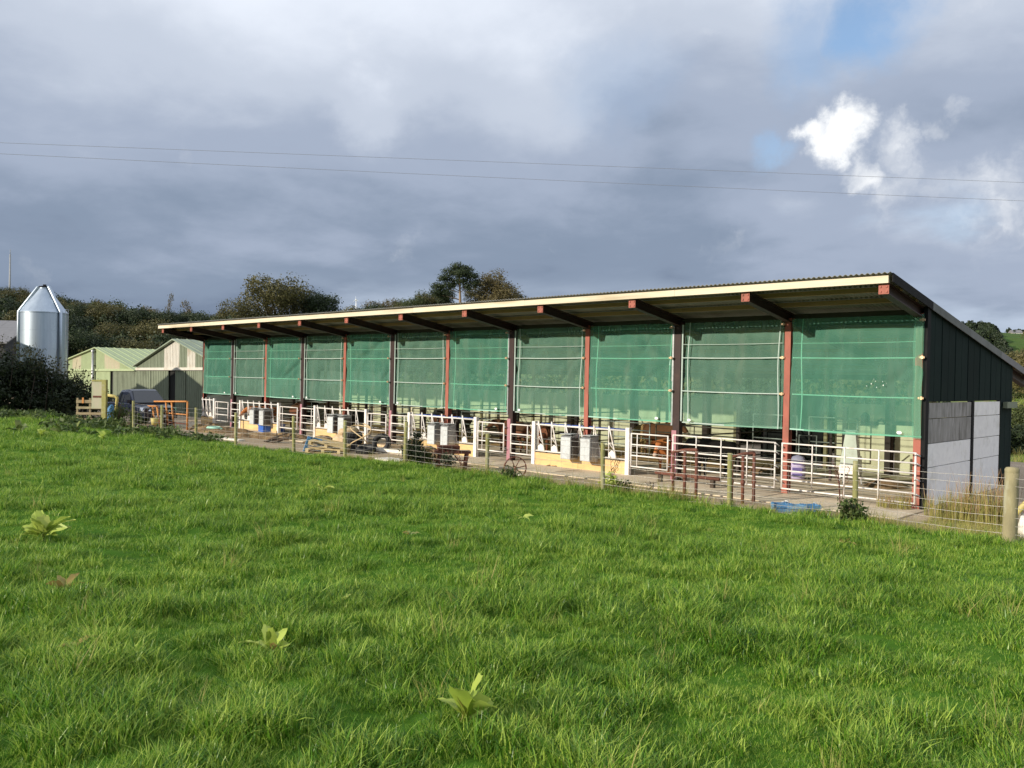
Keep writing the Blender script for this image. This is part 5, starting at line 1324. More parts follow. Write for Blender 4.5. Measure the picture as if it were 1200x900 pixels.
# spoked iron wheels
def iron_wheel(px, py, label, r=.31, rz=None, lean=.12):
    p = yard_pt(px, py); t = thing('iron_wheel', label, 'wheel', tuple(p), group='old spoked iron wheels', rot=(lean, 0, YAW + (.25 if rz is None else rz)))
    b = MB(); b.lathe([(r - .022, -.03), (r, -.03), (r, .03), (r - .022, .03), (r - .022, -.03)], 30, False); b.build('rim', 'rust', t, loc=(0, 0, r), rot=(PI / 2, 0, 0))
    MB().lathe([(.0, -.06), (.045, -.06), (.05, 0), (.045, .06), (0, .06)], 12).build('hub', 'rust', t, loc=(0, 0, r), rot=(PI / 2, 0, 0))
    for k in range(7):
        a = 2 * PI * k / 7 + .2; MB().tube([(0, 0, 0), (math.cos(a) * (r - .01), 0, math.sin(a) * (r - .01))], .014, 5).build('spoke', 'rust', t, loc=(0, 0, r))
iron_wheel(603, 562, 'spoked rusty iron wheel standing alone in the grass edge below the white gates')
# old seed drill on wheels
p = yard_pt(530, 553); t = thing('seed_drill', 'rusty old farm implement with iron wheels standing before the feed barrier', 'farm implement', tuple(p), YAW + .2)
MB().box(-.5, .5, -.18, .18, .52, .60).build('top_tray', 'rust', t)
MB().prism([(-.16, .60), (.16, .60), (.22, .74), (-.22, .74)], 0, -.42, .18).build('seed_box', 'rust', t)
for x in (-.42, .34):
    for y in (-.15, .15): MB().bar((x, y, 0.02), (x + .06, y, .54), .07, .05).build('leg', 'rust', t)
MB().bar((-.5, -.2, .2), (.55, -.2, .16), .05, .05).build('draw_bar', 'rust', t)
MB().bar((.34, -.16, .1), (.0, -.16, .52), .03, .03).build('brace', 'rust', t)
for x in (-.78,):
    b = MB(); r = .33; b.lathe([(r - .015, -.03), (r, -.03), (r, .03), (r - .015, .03), (r - .015, -.03)], 26, False); w = b.build('wheel', 'rust', t, loc=(x, -.1, r), rot=(PI / 2, 0, .2))
    b = MB()
    for k in range(8): b.tube([(0, 0, 0), (math.cos(k * PI / 4) * (r - .01), math.sin(k * PI / 4) * (r - .01), 0)], .011, 5)
    b.build('spokes', 'rust', w)
MB().tube([(-.78, -.1, .33), (.42, -.1, .33)], .022, 6).build('axle', 'rust', t)
# brown pipe hoops
def hoop(pts_px, label, top_extra):
    P = [yard_pt(a, b_) for a, b_ in pts_px]; t = thing('pipe_hoop', label, 'pipe stand', tuple(P[0]), group='brown pipe stands at the fence')
    H = [1.03, 1.10, 1.12]
    for q, h in zip(P, H):
        d = q - P[0]; MB().tube([(d.x, d.y, -.1), (d.x, d.y, h)], .036, 8).build('upright', 'rust', t)
        MB().lathe([(.04, .45), (.05, .46), (.05, .52), (.04, .53)], 8, c=(d.x, d.y)).build('collar', 'rust', t)
    d = P[-1] - P[0]; e = d.normalized() * top_extra
    MB().tube([(-e.x, -e.y, 1.0), (0, 0, 1.03), (d.x * .5, d.y * .5, 1.10), (d.x, d.y, 1.13), (d.x + e.x * .3, d.y + e.y * .3, 1.10)], .034, 8).build('top_bar', 'rust', t)
    return P
hoop([(788.5, 581), (802, 584), (815.5, 585.5)], 'brown pipe stand left of the lichened post, with a long pipe behind it', .05)
hoop([(857, 590), (870, 592), (883, 590)], 'brown pipe stand just right of the lichened post', .02)
a = yard_pt(768, 566); c = yard_pt(843, 575); t = thing('long_pipe', 'long brown pipe lying level across trestles behind the left pipe stand', 'pipe', tuple(a)); d = c - a
MB().tube([(0, 0, .28), (d.x, d.y, .26)], .045, 8).build('pipe', 'rust', t)
for s in (.08, .9): MB().box(d.x * s - .05, d.x * s + .05, d.y * s - .05, d.y * s + .05, 0, .235).build('block', 'dark_wood', t)
# pallets
def pallet(label, loc, rot, mat='pallet_wood', group=None, w=1.2, d=1.0):
    t = thing('pallet', label, 'pallet', loc, rot=rot, group=group)
    for i in range(6): MB().box(-w / 2, w / 2, -d / 2 + i * d / 5.35 - .0, -d / 2 + i * d / 5.35 + .065 + .02 * (i % 2), .12, .142).build('slat', mat, t)
    for i in range(3): MB().box(-w / 2 + i * (w - .1) / 2, -w / 2 + i * (w - .1) / 2 + .1, -d / 2, d / 2, .022, .12).build('bearer', mat, t)
    for i in range(3): MB().box(-w / 2, w / 2, -d / 2 + i * (d - .1) / 2, -d / 2 + i * (d - .1) / 2 + .1, 0, .02).build('slat', mat, t)
    return t
q = yard_pt(384, 531)
pallet('bare wooden pallet lying flat at the bottom of the pallet pile', tuple(q + Vector((0, 0, .03))), (0, .03, .65), group=None)
pallet('tilted wooden pallet on top of the pile, one corner raised', tuple(q + Vector((-.05, .1, .22))), (.05, .20, .72), group=None)
q2 = yard_pt(364, 530); pallet('blue pallet leaning at the left end of the pallet pile', tuple(q2 + Vector((.1, .2, .05))), (R(-58), .25, 1.1), 'blue_paint', w=.9, d=.8)
# tan sacks, tyres, hose
def heap(name, label, cat, loc, size, mat, seed, part):
    """a mound of loose stuff with a broken surface"""
    na, nr = 44, 14; P = []
    for i in range(nr + 1):
        q = i / nr
        for k in range(na):
            a = 2 * PI * k / na; x, y = q * math.cos(a), q * math.sin(a); e = 1 + .35 * (float(fbm(math.cos(a) * 1.6 + seed, math.sin(a) * 1.6, 5, 3)) - .5) * 2
            X, Y = x * size[0] * e, y * size[1] * e; z = size[2] * (1 - q ** 1.7) * (.5 + float(fbm(X * 2 + seed, Y * 2, 6, 3))) + (float(fbm(X * 7 + seed, Y * 7, 7, 3)) - .5) * .16 * (1 - q ** 3) - .03 * q
            P.append((X, Y, z))
    b = MB(); b.add(P, [(i * na + k, i * na + (k + 1) % na, (i + 1) * na + (k + 1) % na, (i + 1) * na + k) for i in range(nr) for k in range(na)], False)
    o = b.build(part, mat); o.location = loc; o.rotation_euler = (0, 0, YAW); o.name = name; return tag(o, label, cat)
def lump(name, label, cat, loc, size, mat, seed, part):
    b = MB(); r2 = np.random.default_rng(seed); n, m = 14, 8; vs = []
    prof = [(.02, 0), (.8, 0.02), (1, .25), (.98, .6), (.8, .9), (.4, 1.0), (.01, 1.02)]
    b.lathe(prof, n); me = b.mesh(part)
    for v in me.vertices:
        k = 1 + .14 * math.sin(v.co.x * 5 + seed) * math.cos(v.co.y * 4 + seed * 2) + r2.normal(0, .025); v.co = Vector((v.co.x * size[0] * k, v.co.y * size[1] * k, v.co.z * size[2] * (1 + .12 * math.sin(v.co.x * 3 + seed))))
    t = thing(name, label, cat, tuple(loc), YAW + seed); link(part, me, mat, t); return t
q = yard_pt(398, 523)
for i, (dx, dy, dz, s, lab) in enumerate(((0, .1, 0, (.45, .34, .42), 'big tan sack slumped behind the pallets'), (.45, .35, 0, (.36, .3, .5), 'upright tan sack leaning behind the pallet pile'), (.15, .3, .40, (.38, .3, .30), 'tan sack lying on top of the other sacks'))):
    t = lump('tan_sack', lab, 'sack', q + Vector((dx, dy, dz)), s, 'sacking', i + 2, 'sack'); MB().lathe([(.05, s[2] * 1.02), (.07, s[2] * 1.12), (.02, s[2] * 1.15)], 8).build('tie', 'hose_tan', t)
def tyre(label, loc, rot, r=.33, group='black tyres heaped by the sacks'):
    t = thing('tyre', label, 'tyre', tuple(loc), rot=rot, group=group); b = MB(); pr = [(r * .62, -.085), (r * .85, -.105), (r * .98, -.08), (r, 0), (r * .98, .08), (r * .85, .105), (r * .62, .085), (r * .62, -.085)]; b.lathe(pr, 26); b.build('carcass', 'rubber', t)
    b = MB()
    for k in range(26):
        a = 2 * PI * k / 26; b.bar((r * 1.005 * math.cos(a), r * 1.005 * math.sin(a), -.07), (r * 1.005 * math.cos(a + .08), r * 1.005 * math.sin(a + .08), .07), .035, .02, (math.cos(a), math.sin(a), 0))
    b.build('tread', 'rubber', t)
q = yard_pt(412, 528)
for dx, dy, dz, rot, lab in ((0, 0, .11, (0, 0, 0), 'tyre lying at the bottom of the black stack beside the sacks'), (.03, .02, .33, (.04, 0, 1), 'tyre in the middle of the black stack beside the sacks'), (-.02, .04, .55, (-.05, .05, 2), 'tyre on top of the black stack beside the sacks'),
                              (.75, .1, .12, (.1, .1, 0), 'tyre lying flat right of the black stack'), (1.35, -.35, .14, (.2, -.1, 1), 'tyre lying nearest the white slab'), (1.0, .55, .30, (R(70), 0, .5), 'tyre standing on edge behind the flat ones')):
    tyre(lab, q + Vector((dx, dy, dz)), rot)
t = thing('hose', 'loose loops of tan hose thrown over the black tyres', 'hose', tuple(q + Vector((.55, .0, .35)))); pts = []
for i in range(60):
    a = i / 59 * 2 * PI * 2.3; rr = .42 + .1 * math.sin(a * .7); pts.append((rr * math.cos(a) * 1.1, rr * math.sin(a) * .5, .42 * math.sin(a * .5 + .4) + .1 + .1 * i / 59))
MB().tube(pts, .022, 6).build('loop', 'hose_tan', t); MB().tube([(.3, -.3, -.1), (.5, -.5, -.28), (.75, -.6, -.3)], .022, 6).build('tail', 'hose_tan', t)
# planks, slabs, blocks
def plank(px0, py0, px1, py1, w, th, mat, label, cat='plank', dz=.06, name='plank'):
    a = yard_pt(px0, py0); c = yard_pt(px1, py1); t = thing(name, label, cat, tuple(a + Vector((0, 0, dz)))); d = c - a; e = d.length
    n = max(1, int(e / 1.2)); 
    for i in range(n): MB().bar((d.x * i / n, d.y * i / n, d.z * i / n), (d.x * (i + 1) / n - d.x * .003, d.y * (i + 1) / n - d.y * .003, d.z * (i + 1) / n), w, th).build('length' if n > 1 else 'board', mat, t)
    return t
plank(249, 514, 283, 518, .28, .06, 'white_board', 'short pale board lying in the soil left of the blue tub')
plank(433, 530, 472, 534, .12, .10, 'white_board', 'long pale plank lying beside the white slab', dz=.12)
plank(448, 541, 474, 545, .55, .14, 'white_board', 'white slab lying on the ground left of the bushy weed', 'slab', name='slab')
plank(550, 553, 612, 560, .12, .08, 'white_board', 'pale plank lying along the edge behind the iron wheel')
plank(440, 522, 470, 527, .7, .12, 'sacking', 'tan board lying by the gate next to the tyres', 'board', name='board')
for i, (px, py, s, lab) in enumerate(((501, 552, .17, 'white stone left of the rusty implement'), (510, 553, .21, 'larger white stone below the rusty implement'), (517, 554, .13, 'small white stone below the rusty implement'))):
    lump('stone', lab, 'stone', yard_pt(px, py), (s, s * .8, s * 1.1), 'stone', 7 + i, 'rock')
for i, (px, py, sx, sy, sz, lab) in enumerate(((262, 507, 1.5, .8, .30, 'long low mound of soil and straw below the far barrier'), (300, 513, 1.8, .8, .24, 'mound of soil and straw in front of the blue tub'), (335, 515, 1.3, .9, .3, 'heap of rotten straw right of the blue tub'), (242, 504, .8, .6, .38, 'small heap of earth at the foot of the farthest red post'), (500, 540, .8, .5, .45, 'heap of old hay beside the bushy weed'), (378, 520, .9, .6, .3, 'heap of straw behind the pallets'), (720, 552, .6, .25, .06, 'scrap of spilt straw under the closest barrier'), (648, 548, .6, .25, .06, 'scrap of spilt straw at the end post of the closest barrier'))):
    heap('soil_mound', lab, 'soil mound', yard_pt(px, py), (sx, sy, sz * .9), 'soil_heap', 20 + i, 'heap')
# blue tub with a bucket in it
q = yard_pt(318, 507); t = thing('blue_tub', 'bright blue plastic tub standing below the far feed boxes', 'tub', tuple(q + Vector((0, 0, .03))), YAW + .6)
b = MB(); w, d, h = .48, .34, .34
for (x0, x1, y0, y1) in ((-w, w, -d, -d + .04), (-w, w, d - .04, d), (-w, -w + .04, -d + .04, d - .04), (w - .04, w, -d + .04, d - .04)): b.box(x0, x1, y0, y1, .0, h)
b.box(-w + .04, w - .04, -d + .04, d - .04, 0, .04); b.build('shell', 'blue_plastic', t); b = MB()
for (x0, x1, y0, y1) in ((-w - .03, w + .03, -d - .03, -d), (-w - .03, w + .03, d, d + .03), (-w - .03, -w, -d, d), (w, w + .03, -d, d)): b.box(x0, x1, y0, y1, h - .05, h + .01)
b.build('rim', 'blue_plastic', t)
for i, (x, m, lab) in enumerate(((-.1, 'white_board', 'white bucket standing in the blue tub'), (.22, 'black_steel', 'black bucket standing in the blue tub'))):
    t2 = thing('bucket', lab, 'bucket', tuple(q + Vector((x, .05 + x * .4, .07)))); MB().lathe([(0, 0), (.10, 0), (.13, .36), (.118, .36), (.09, .03), (0, .03)], 14).build('pail', m, t2); MB().tube([(-.13, 0, .35), (-.1, .0, .45), (0, 0, .5), (.1, 0, .45), (.13, 0, .35)], .006, 5).build('handle', 'galvanised', t2)
t = thing('dark_branches', 'few dead dark branches lying on the soil behind the fence', 'branches', tuple(yard_pt(325, 520))); rr = random.Random(5)
for i in range(7): MB().tube([(rr.uniform(-.9, .2), rr.uniform(-.3, .3), .06), (rr.uniform(-.2, .4), rr.uniform(-.2, .2), .2), (rr.uniform(.2, 1.0), rr.uniform(-.2, .4), rr.uniform(.2, .55))], [.04, .03, .015], 6).build('branch', 'dark_wood', t)
t = thing('green_hose', 'turquoise hose coiled on the ground under the far barrier', 'hose', tuple(yard_pt(252, 503, .15))); MB().tube([(.55 * math.cos(a * .5) * (1 - .01 * a), .3 * math.sin(a * .5), .04 + .002 * a) for a in range(0, 38)], .022, 6).build('coil', 'strap_green', t)
# blue crates with stones at the grass edge
def crate(px, py, label, rz, w=.42):
    t = thing('blue_crate', label, 'crate', tuple(yard_pt(px, py)), YAW + rz, group='blue slatted crates at the grass edge'); t.scale = (.85, .8, .72)
    for s in (-1, 1):
        for k in range(2): MB().box(-w / 2, w / 2, s * .17 - .01, s * .17 + .01, .05 + k * .13, .15 + k * .13).build('slat', 'blue_paint', t)
        for k in range(2): MB().box(s * w / 2 - .01, s * w / 2 + .01, -.155, .155, .05 + k * .13, .15 + k * .13).build('slat', 'blue_paint', t)
    for sx in (-1, 1):
        for sy in (-1, 1): MB().box(sx * (w / 2 - .035) - .02, sx * (w / 2 - .035) + .02, sy * .14 - .018, sy * .14 + .018, 0, .30).build('corner_post', 'blue_paint', t)
    MB().box(-w / 2 + .02, w / 2 - .02, -.15, .15, .02, .04).build('base', 'blue_paint', t)
    r2 = random.Random(px)
    for i in range(3):
        lump('stone', '%s grey stone lying in the %s' % (('leftmost', 'middle', 'rightmost')[i], label.split(',')[0]), 'stone', yard_pt(px + (-5, 0, 5)[i], py - 2, .0), (.075, .075, .16 + r2.uniform(-.02, .05)), 'stone', px + i, 'rock')
for px, py, lab, rz in ((916, 601, 'left blue crate, farthest from the bush', .1), (933, 603, 'middle blue crate, half sunk in grass', -.15), (949, 603, 'right blue crate, closest to the bush', .2)): crate(px, py, lab, rz)
# things by the far corner of the field
def on_fence(px, py, Y): 
    p = at_y(px, py, Y); return Vector((p[0], p[1], float(field_base(p[0], -5.5)) - .08))
q = on_fence(122.5, 470, -5.4); t = thing('gate_post', 'tall yellow-lichened timber gate post with a rusty-white board', 'post', tuple(q), YAW)
zt = float(at_y(122.5, 445, -5.4)[2]) - q.z
MB().box(-.09, .09, -.09, .09, -.2, zt).build('shaft', 'lichen_wood', t)
MB().box(-.56, -.095, -.03, .03, .72, zt - .02).build('board', 'worn_sheet', t)
MB().box(-.5, -.1, -.045, -.031, 1.2, 1.28).build('batten', 'rust', t); MB().box(-.56, -.1, -.045, -.031, zt - .08, zt - .01).build('batten', 'lichen_wood', t)
q = on_fence(105, 480, -5.2); t = thing('slat_hurdle', 'weathered wooden slatted hurdle at the end of the hedge', 'hurdle', tuple(q), YAW)
for i in range(4): MB().box(-.62, .60, -.02, .012, .06 + i * .27, .17 + i * .27 + (.03 if i == 3 else 0)).build('slat', 'old_wood', t)
for x in (-.58, 0, .55): MB().box(x - .04, x + .04, .014, .07, 0, 1.1).build('upright', 'old_wood', t)
MB().box(-.34, -.26, -.04, -.022, .86, 1.12).build('twine', 'orange_paint', t)
q = on_fence(126, 480, -5.0); t = thing('yellow_pipe_rail', 'bent yellow pipe rail beside the yellow post', 'pipe rail', tuple(q), YAW)
MB().tube([(-.1, 0, 1.30), (.32, 0, 1.24), (.42, 0, 1.18), (.42, 0, 1.08), (.34, 0, .1)], .065, 9).build('rail', 'yellow_paint', t); MB().lathe([(.09, 0), (.09, .06), (.06, .08)], 9, c=(.34, 0)).build('socket', 'dull_steel', t)
q = on_fence(129, 485, -4.6); t = lump('blue_sack', 'crumpled blue and white sack below the bent yellow pipe', 'sack', q, (.22, .18, .75), 'blue_paint', 3, 'sack'); MB().box(-.15, .05, -.22, -.17, .2, .5).build('print', 'white_board', t)
def orange_frame(label, px0, px1, ytop, Y, h, mid, legs, cat='hurdle', name='orange_hurdle'):
    a = at_y(px0, ytop, Y); c = at_y(px1, ytop, Y); g = float(yard_z(a[0])) - .05
    t = thing(name, label, cat, (a[0], a[1], g), rot=(0, 0, 0)); ht = a[2] - g; d = Vector((c[0] - a[0], 0, c[2] - a[2]))
    MB().tube([(0, 0, ht), (d.x, 0, ht + d.z)], .04, 8).build('top_rail', 'orange_paint', t)
    if mid: MB().tube([(d.x * .15, 0, ht * .58), (d.x, 0, ht * .58)], .03, 7).build('mid_rail', 'orange_paint', t)
    if mid: MB().tube([(d.x * .3, 0, ht * .22), (d.x, 0, ht * .22)], .03, 7).build('bottom_rail', 'rust', t)
    for (s, sl_) in legs: MB().tube([(d.x * s, .03, ht + d.z * s), (d.x * (s + sl_), .03, 0)], .042, 7).build('leg', 'orange_paint', t)
    return t
orange_frame('orange pipe trestle in front of the pick-up', 145, 184, 476, -3.2, 1, False, ((.86, .08), (.98, .09)), 'trestle', 'orange_trestle')
orange_frame('orange pipe hurdle right of the pick-up bonnet', 178, 219, 470.5, -2.6, 1, True, ((.02, .0), (.40, .07), (.56, .08), (1.0, .0)))
q = on_fence(181, 500, -4.2); t = thing('yellow_bucket', 'small yellow bucket at the foot of the orange trestle', 'bucket', tuple(q + Vector((0, 0, .1)))); MB().lathe([(0, 0), (.12, 0), (.16, .3), (.145, .3), (.11, .03), (0, .03)], 14).build('pail', 'yellow_paint', t); MB().tube([(-.15, 0, .29), (0, 0, .42), (.15, 0, .29)], .008, 5).build('handle', 'galvanised', t)
# yellow rail and white sack at the right edge
p = at_depth(1198, 612, 14.6); t = thing('yellow_rail', 'yellow painted rail leaning at the right edge behind the thick post', 'rail', (p[0], p[1], p[2] - .2), YAW)
MB().tube([(-.12, 0, .35), (.45, .1, .85)], .05, 9).build('rail', 'yellow_paint', t); MB().bar((.0, .05, -.25), (.05, .05, .45), .05, .05).build('stake', 'white_board', t)
p = at_depth(1199, 628, 14.4); t = lump('white_sack', 'white sack on the ground at the right edge', 'sack', Vector((p[0] + .05, p[1], p[2] - .05)), (.12, .12, .42), 'white_board', 5, 'sack'); MB().lathe([(.04, .43), (.06, .47), (.02, .5)], 8).build('tie', 'rust', t)

# ------------------------------------------------------------------ weeds, docks, reeds
def dock(label, p, n, ll, up, mat, seed, name='dock_plant', lay=None, wide=.34):
    t = thing(name, label, 'plant', tuple(p)); r2 = random.Random(seed)
    for i in range(n):
        a = lay[i] if lay else 2 * PI * i / n + r2.uniform(-.4, .4); L_ = ll * r2.uniform(.5, 1.3); el = up * r2.uniform(.5, 1.25); roll = r2.gauss(0, .55); wd = L_ * wide * r2.uniform(.8, 1.2)
        m = 8; vs = []; c, s = math.cos(a), math.sin(a)
        for j in range(m + 1):
            q = j / m; out = L_ * (q * math.cos(el) + .10 * q * q); z = L_ * (q * math.sin(el) - .42 * q * q * math.cos(el * .6)); w = wd * (.10 if q < .12 else math.sin(min(1, (q - .06) / .94) ** .75 * PI) ** .8 * .5 + .012); w *= 1 + .10 * math.sin(j * 2.4 + i)
            for k in (-1, -.5, 0, .5, 1):
                fold = abs(k) * w * .26 + .02 * math.sin(j * 1.9 + k * 3 + i) * L_; ww = k * w * math.cos(roll); vs.append((c * out - s * ww, s * out + c * ww, z + fold + .04 + k * w * math.sin(roll)))
        fs = [(j * 5 + k, j * 5 + k + 1, (j + 1) * 5 + k + 1, (j + 1) * 5 + k) for j in range(m) for k in range(4)]
        b = MB(); b.add(vs, fs, True); me = b.mesh('leaf'); me.materials.append(MATS[mat if r2.random() > .10 or ll > .3 else 'dock_brown'])
        at = me.attributes.new('var', 'FLOAT', 'FACE'); at.data.foreach_set('value', [min(1, max(0, r2.gauss(.5, .22)))] * len(me.polygons)); link('leaf', me, None, t)
    return t
def field_pt(px, py):
    v = ray(px, py); lo, hi = 1, 120
    for _ in range(50):
        m = (lo + hi) / 2; p = CAMP + v * m
        if p[2] > float(field_z(np.array([p[0]]), np.array([p[1]]))[0]): lo = m
        else: hi = m
    return Vector((p[0], p[1], p[2]))
dock('big pale-leaved dock plant lit by the sun at the left of the pasture', field_pt(50, 634), 24, .36, 1.1, 'dock_leaf', 1, wide=.34)
dock('dock plant with a broad reddish leaf near the bottom of the picture', field_pt(546, 850), 9, .24, 1.15, 'dock_leaf', 2, lay=[.75, .2, 2.2, 3.6, 4.2, 1.3, 5.0, 2.9, .5], wide=.46)
dock('small yellowing dock left of the bottom centre', field_pt(318, 772), 9, .20, 1.15, 'dock_leaf', 3, wide=.38)
dock('faint browned dock below the big pale dock', field_pt(75, 697), 6, .16, .9, 'dock_brown', 4)
dock('dead brown dock low in the grass at the lower left', field_pt(88, 766), 4, .11, .8, 'dock_brown', 5)
dock('low dock in the middle of the pasture towards the fence', field_pt(378, 577), 7, .26, .7, 'dock_leaf', 6)
dock('little dock with one pale leaf at the right of the pasture', field_pt(878, 652), 4, .16, .9, 'dock_leaf', 7)
dock('brown-tipped dock near the fence at the right', field_pt(988, 640), 4, .18, .8, 'dock_brown', 8)
dock('small dock low in the central pasture', field_pt(612, 610), 5, .2, .6, 'dock_leaf', 9)
dock('brown-leaved dock in the central pasture', field_pt(480, 630), 5, .16, .6, 'dock_dark', 10)
dock('small dock in the short grass at the mid left', field_pt(400, 712), 4, .12, .8, 'dock_leaf', 11)
for i, (px, py, lab) in enumerate(((22, 508, 'low dark dock in front of the hedge at the far left'), (48, 512, 'dark dock in front of the hedge, between two browner ones'), (70, 508, 'brown-stemmed dock in front of the hedge'), (88, 507, 'dark dock below the slatted hurdle'), (104, 512, 'dock with a pale leaf below the slatted hurdle'), (121, 515, 'bright-leaved dock below the yellow post'), (136, 508, 'dark dock below the bent yellow pipe'),
                              (152, 510, 'dock in the weeds below the pick-up'), (168, 508, 'dark dock below the orange trestle'), (184, 511, 'broad dock below the orange hurdle'), (203, 512, 'dock left of the far fence post'), (236, 522, 'brown dock at the foot of the far fence post'))):
    dock(lab, field_pt(px, py), 11, .33 if i % 3 else .42, 1.15, ('dock_dark', 'dock_leaf', 'dock_dark', 'dock_dark')[i % 4] if i != 5 else 'dock_leaf', 40 + i)
def weed(label, p, h, r, mat, seed, n=1500, size=.07, name='weed_bush', cat='weed', stems=14):
    t = thing(name, label, cat, tuple(p)); rg = np.random.default_rng(seed); lobes = []
    for i in range(9):
        a = rg.uniform(0, 6.28); q = r * rg.uniform(0, .7); z = h * rg.uniform(.2, .85); lobes.append((q * math.cos(a), q * math.sin(a), z, r * .42, r * .42, h * .2))
    link('foliage', crown_mesh('foliage', seed, lobes, n, size, mat, shell=.3), None, t); b = MB(); r2 = random.Random(seed)
    for i in range(stems):
        a = r2.uniform(0, 6.28); q = r * r2.uniform(.1, .9); b.tube([(0, 0, -.1), (q * .5 * math.cos(a), q * .5 * math.sin(a), h * .5), (q * math.cos(a), q * math.sin(a), h * r2.uniform(.7, 1.12))], [.012, .009, .004], 5)
    b.build('stems', 'bark', t); return t
def verge(px, py): p = yard_pt(px, py, .12); return p
weed('tall dark bushy weed against the fence left of the rusty implement', verge(483, 550), 1.0, .33, 'leaf_dark', 60, 2300)
weed('leafy weed right of the tall bushy weed', verge(497, 548), .45, .25, 'leaf_weed', 61, 700)
weed('dark weed growing through the rusty implement', verge(524, 554), .5, .2, 'leaf_dark', 62, 420)
weed('weed growing through the spokes of the iron wheel', verge(597, 572), .45, .3, 'leaf_weed', 63, 900)
weed('small bright weed at the foot of the post beside the closest barrier', verge(716, 579), .38, .22, 'dock_leaf', 64, 300, .10)
weed('dark low weed with a thin shadow right of the bright weed', verge(728, 580), .25, .25, 'leaf_dark', 65, 500)
weed('green bush in the rough grass left of the fence post near the gable', field_pt(990, 613) + Vector((0, .35, -.05)), .42, .24, 'leaf_weed', 66, 800)
weed('feathery weeds in front of the pick-up', verge(137, 500), .95, .55, 'leaf_weed', 67, 1000, .09)
weed('low weeds under the front bumper of the pick-up', verge(165, 498), .7, .5, 'leaf_weed', 68, 900, .09)
weed('weeds at the end of the hedge under the wooden hurdle', field_pt(86, 494), .5, .6, 'leaf_dark', 69, 900, .09)
weed('weeds at the foot of the dark hedge', field_pt(55, 490), .6, .9, 'leaf_weed', 70, 1300, .1)
def dead_stalk(label, p, h, seed, mat='dark_wood', n=5):
    t = thing('dead_stalk', label, 'plant', tuple(p), group=None); r2 = random.Random(seed)
    for i in range(n):
        a = r2.uniform(0, 6.28); q = r2.uniform(.05, .25); b = MB(); top = (q * math.cos(a), q * math.sin(a), h * r2.uniform(.6, 1.1)); b.tube([(0, 0, -.1), (top[0] * .3, top[1] * .3, top[2] * .55), top], [.008, .006, .003], 5)
        for j in range(6): z = top[2] * (.6 + .4 * j / 6); e = r2.uniform(0, 6.28); b.tube([(top[0] * z / top[2], top[1] * z / top[2], z), (top[0] * z / top[2] + .05 * math.cos(e), top[1] * z / top[2] + .05 * math.sin(e), z + .06)], .005, 4)
        b.build('stalk', mat, t)
dead_stalk('tall dead dock stalks at the post beside the closest barrier', verge(716, 578), .95, 1)
dead_stalk('thin dead stalks before the long pipe gate', yard_pt(985, 596), 1.5, 2, 'rust', 4)
dead_stalk('dead reddish stalks beside the rusty implement', verge(541, 556), .6, 3, 'rust')
dead_stalk('single dead stalk in the gravel left of the pipe stands', verge(760, 585), .45, 4, 'dark_wood', 3)
def reeds(label, p, r, h, n, seed, mats=('dry_grass', 'reed_top')):
    t = thing('reed_clump', label, 'reed clump', tuple(p), group=None); rg = np.random.default_rng(seed)
    for part, m, cnt, hh, w in (('blades', mats[0], n, h * .8, .012), ('plumes', mats[1], n // 3, h * 1.05, .008)):
        Q = []; var = []
        for i in range(cnt):
            a = rg.uniform(0, 6.28); q = r * math.sqrt(rg.uniform()); bx_, by_ = q * math.cos(a), q * math.sin(a) * .6; hk = hh * rg.uniform(.5, 1.1); ln = hk * rg.uniform(.02, .35); d = rg.uniform(0, 6.28); fx, fy = math.cos(d), math.sin(d); ww = w * rg.uniform(.6, 1.3)
            P = [(bx_ + fx * ln * t_ ** 2, by_ + fy * ln * t_ ** 2, hk * t_ - .04, ww * (1 - t_ ** 2 * .9) if part == 'blades' else ww * (.25 if t_ < .6 else 2.2 * (1.05 - t_) + .2)) for t_ in (0, .35, .62, .85, 1)]
            v = rg.uniform()
            for j in range(4):
                p_, q_ = P[j], P[j + 1]; Q += [(p_[0] - fy * p_[3] / 2, p_[1] + fx * p_[3] / 2, p_[2]), (p_[0] + fy * p_[3] / 2, p_[1] - fx * p_[3] / 2, p_[2]), (q_[0] + fy * q_[3] / 2, q_[1] - fx * q_[3] / 2, q_[2]), (q_[0] - fy * q_[3] / 2, q_[1] + fx * q_[3] / 2, q_[2])]; var.append(v)
        link(part, faces_mesh(part, Q, 4, m, var), None, t)
for i, (px, py, r, h, n, lab) in enumerate(((1146, 628, .45, 1.0, 300, 'tall tawny reed clump left of the thick straining post'), (1118, 624, .42, .8, 250, 'yellow reed clump in front of the left concrete panels'), (1092, 616, .35, .55, 150, 'low dry grass clump at the foot of the gable corner'), (1168, 630, .25, .8, 160, 'sparse reeds just left of the straining post'), (1060, 606, .4, .38, 200, 'low dry grass clump below the end of the pipe gate'), (1035, 606, .35, .32, 160, 'short dry grass clump right of the fence post near the gable'))):
    p = field_pt(px, min(py, 640)); p.y += .55; p.z = float(yard_z(p.x)) + .02
    reeds(lab, p, r, h, n, 80 + i)
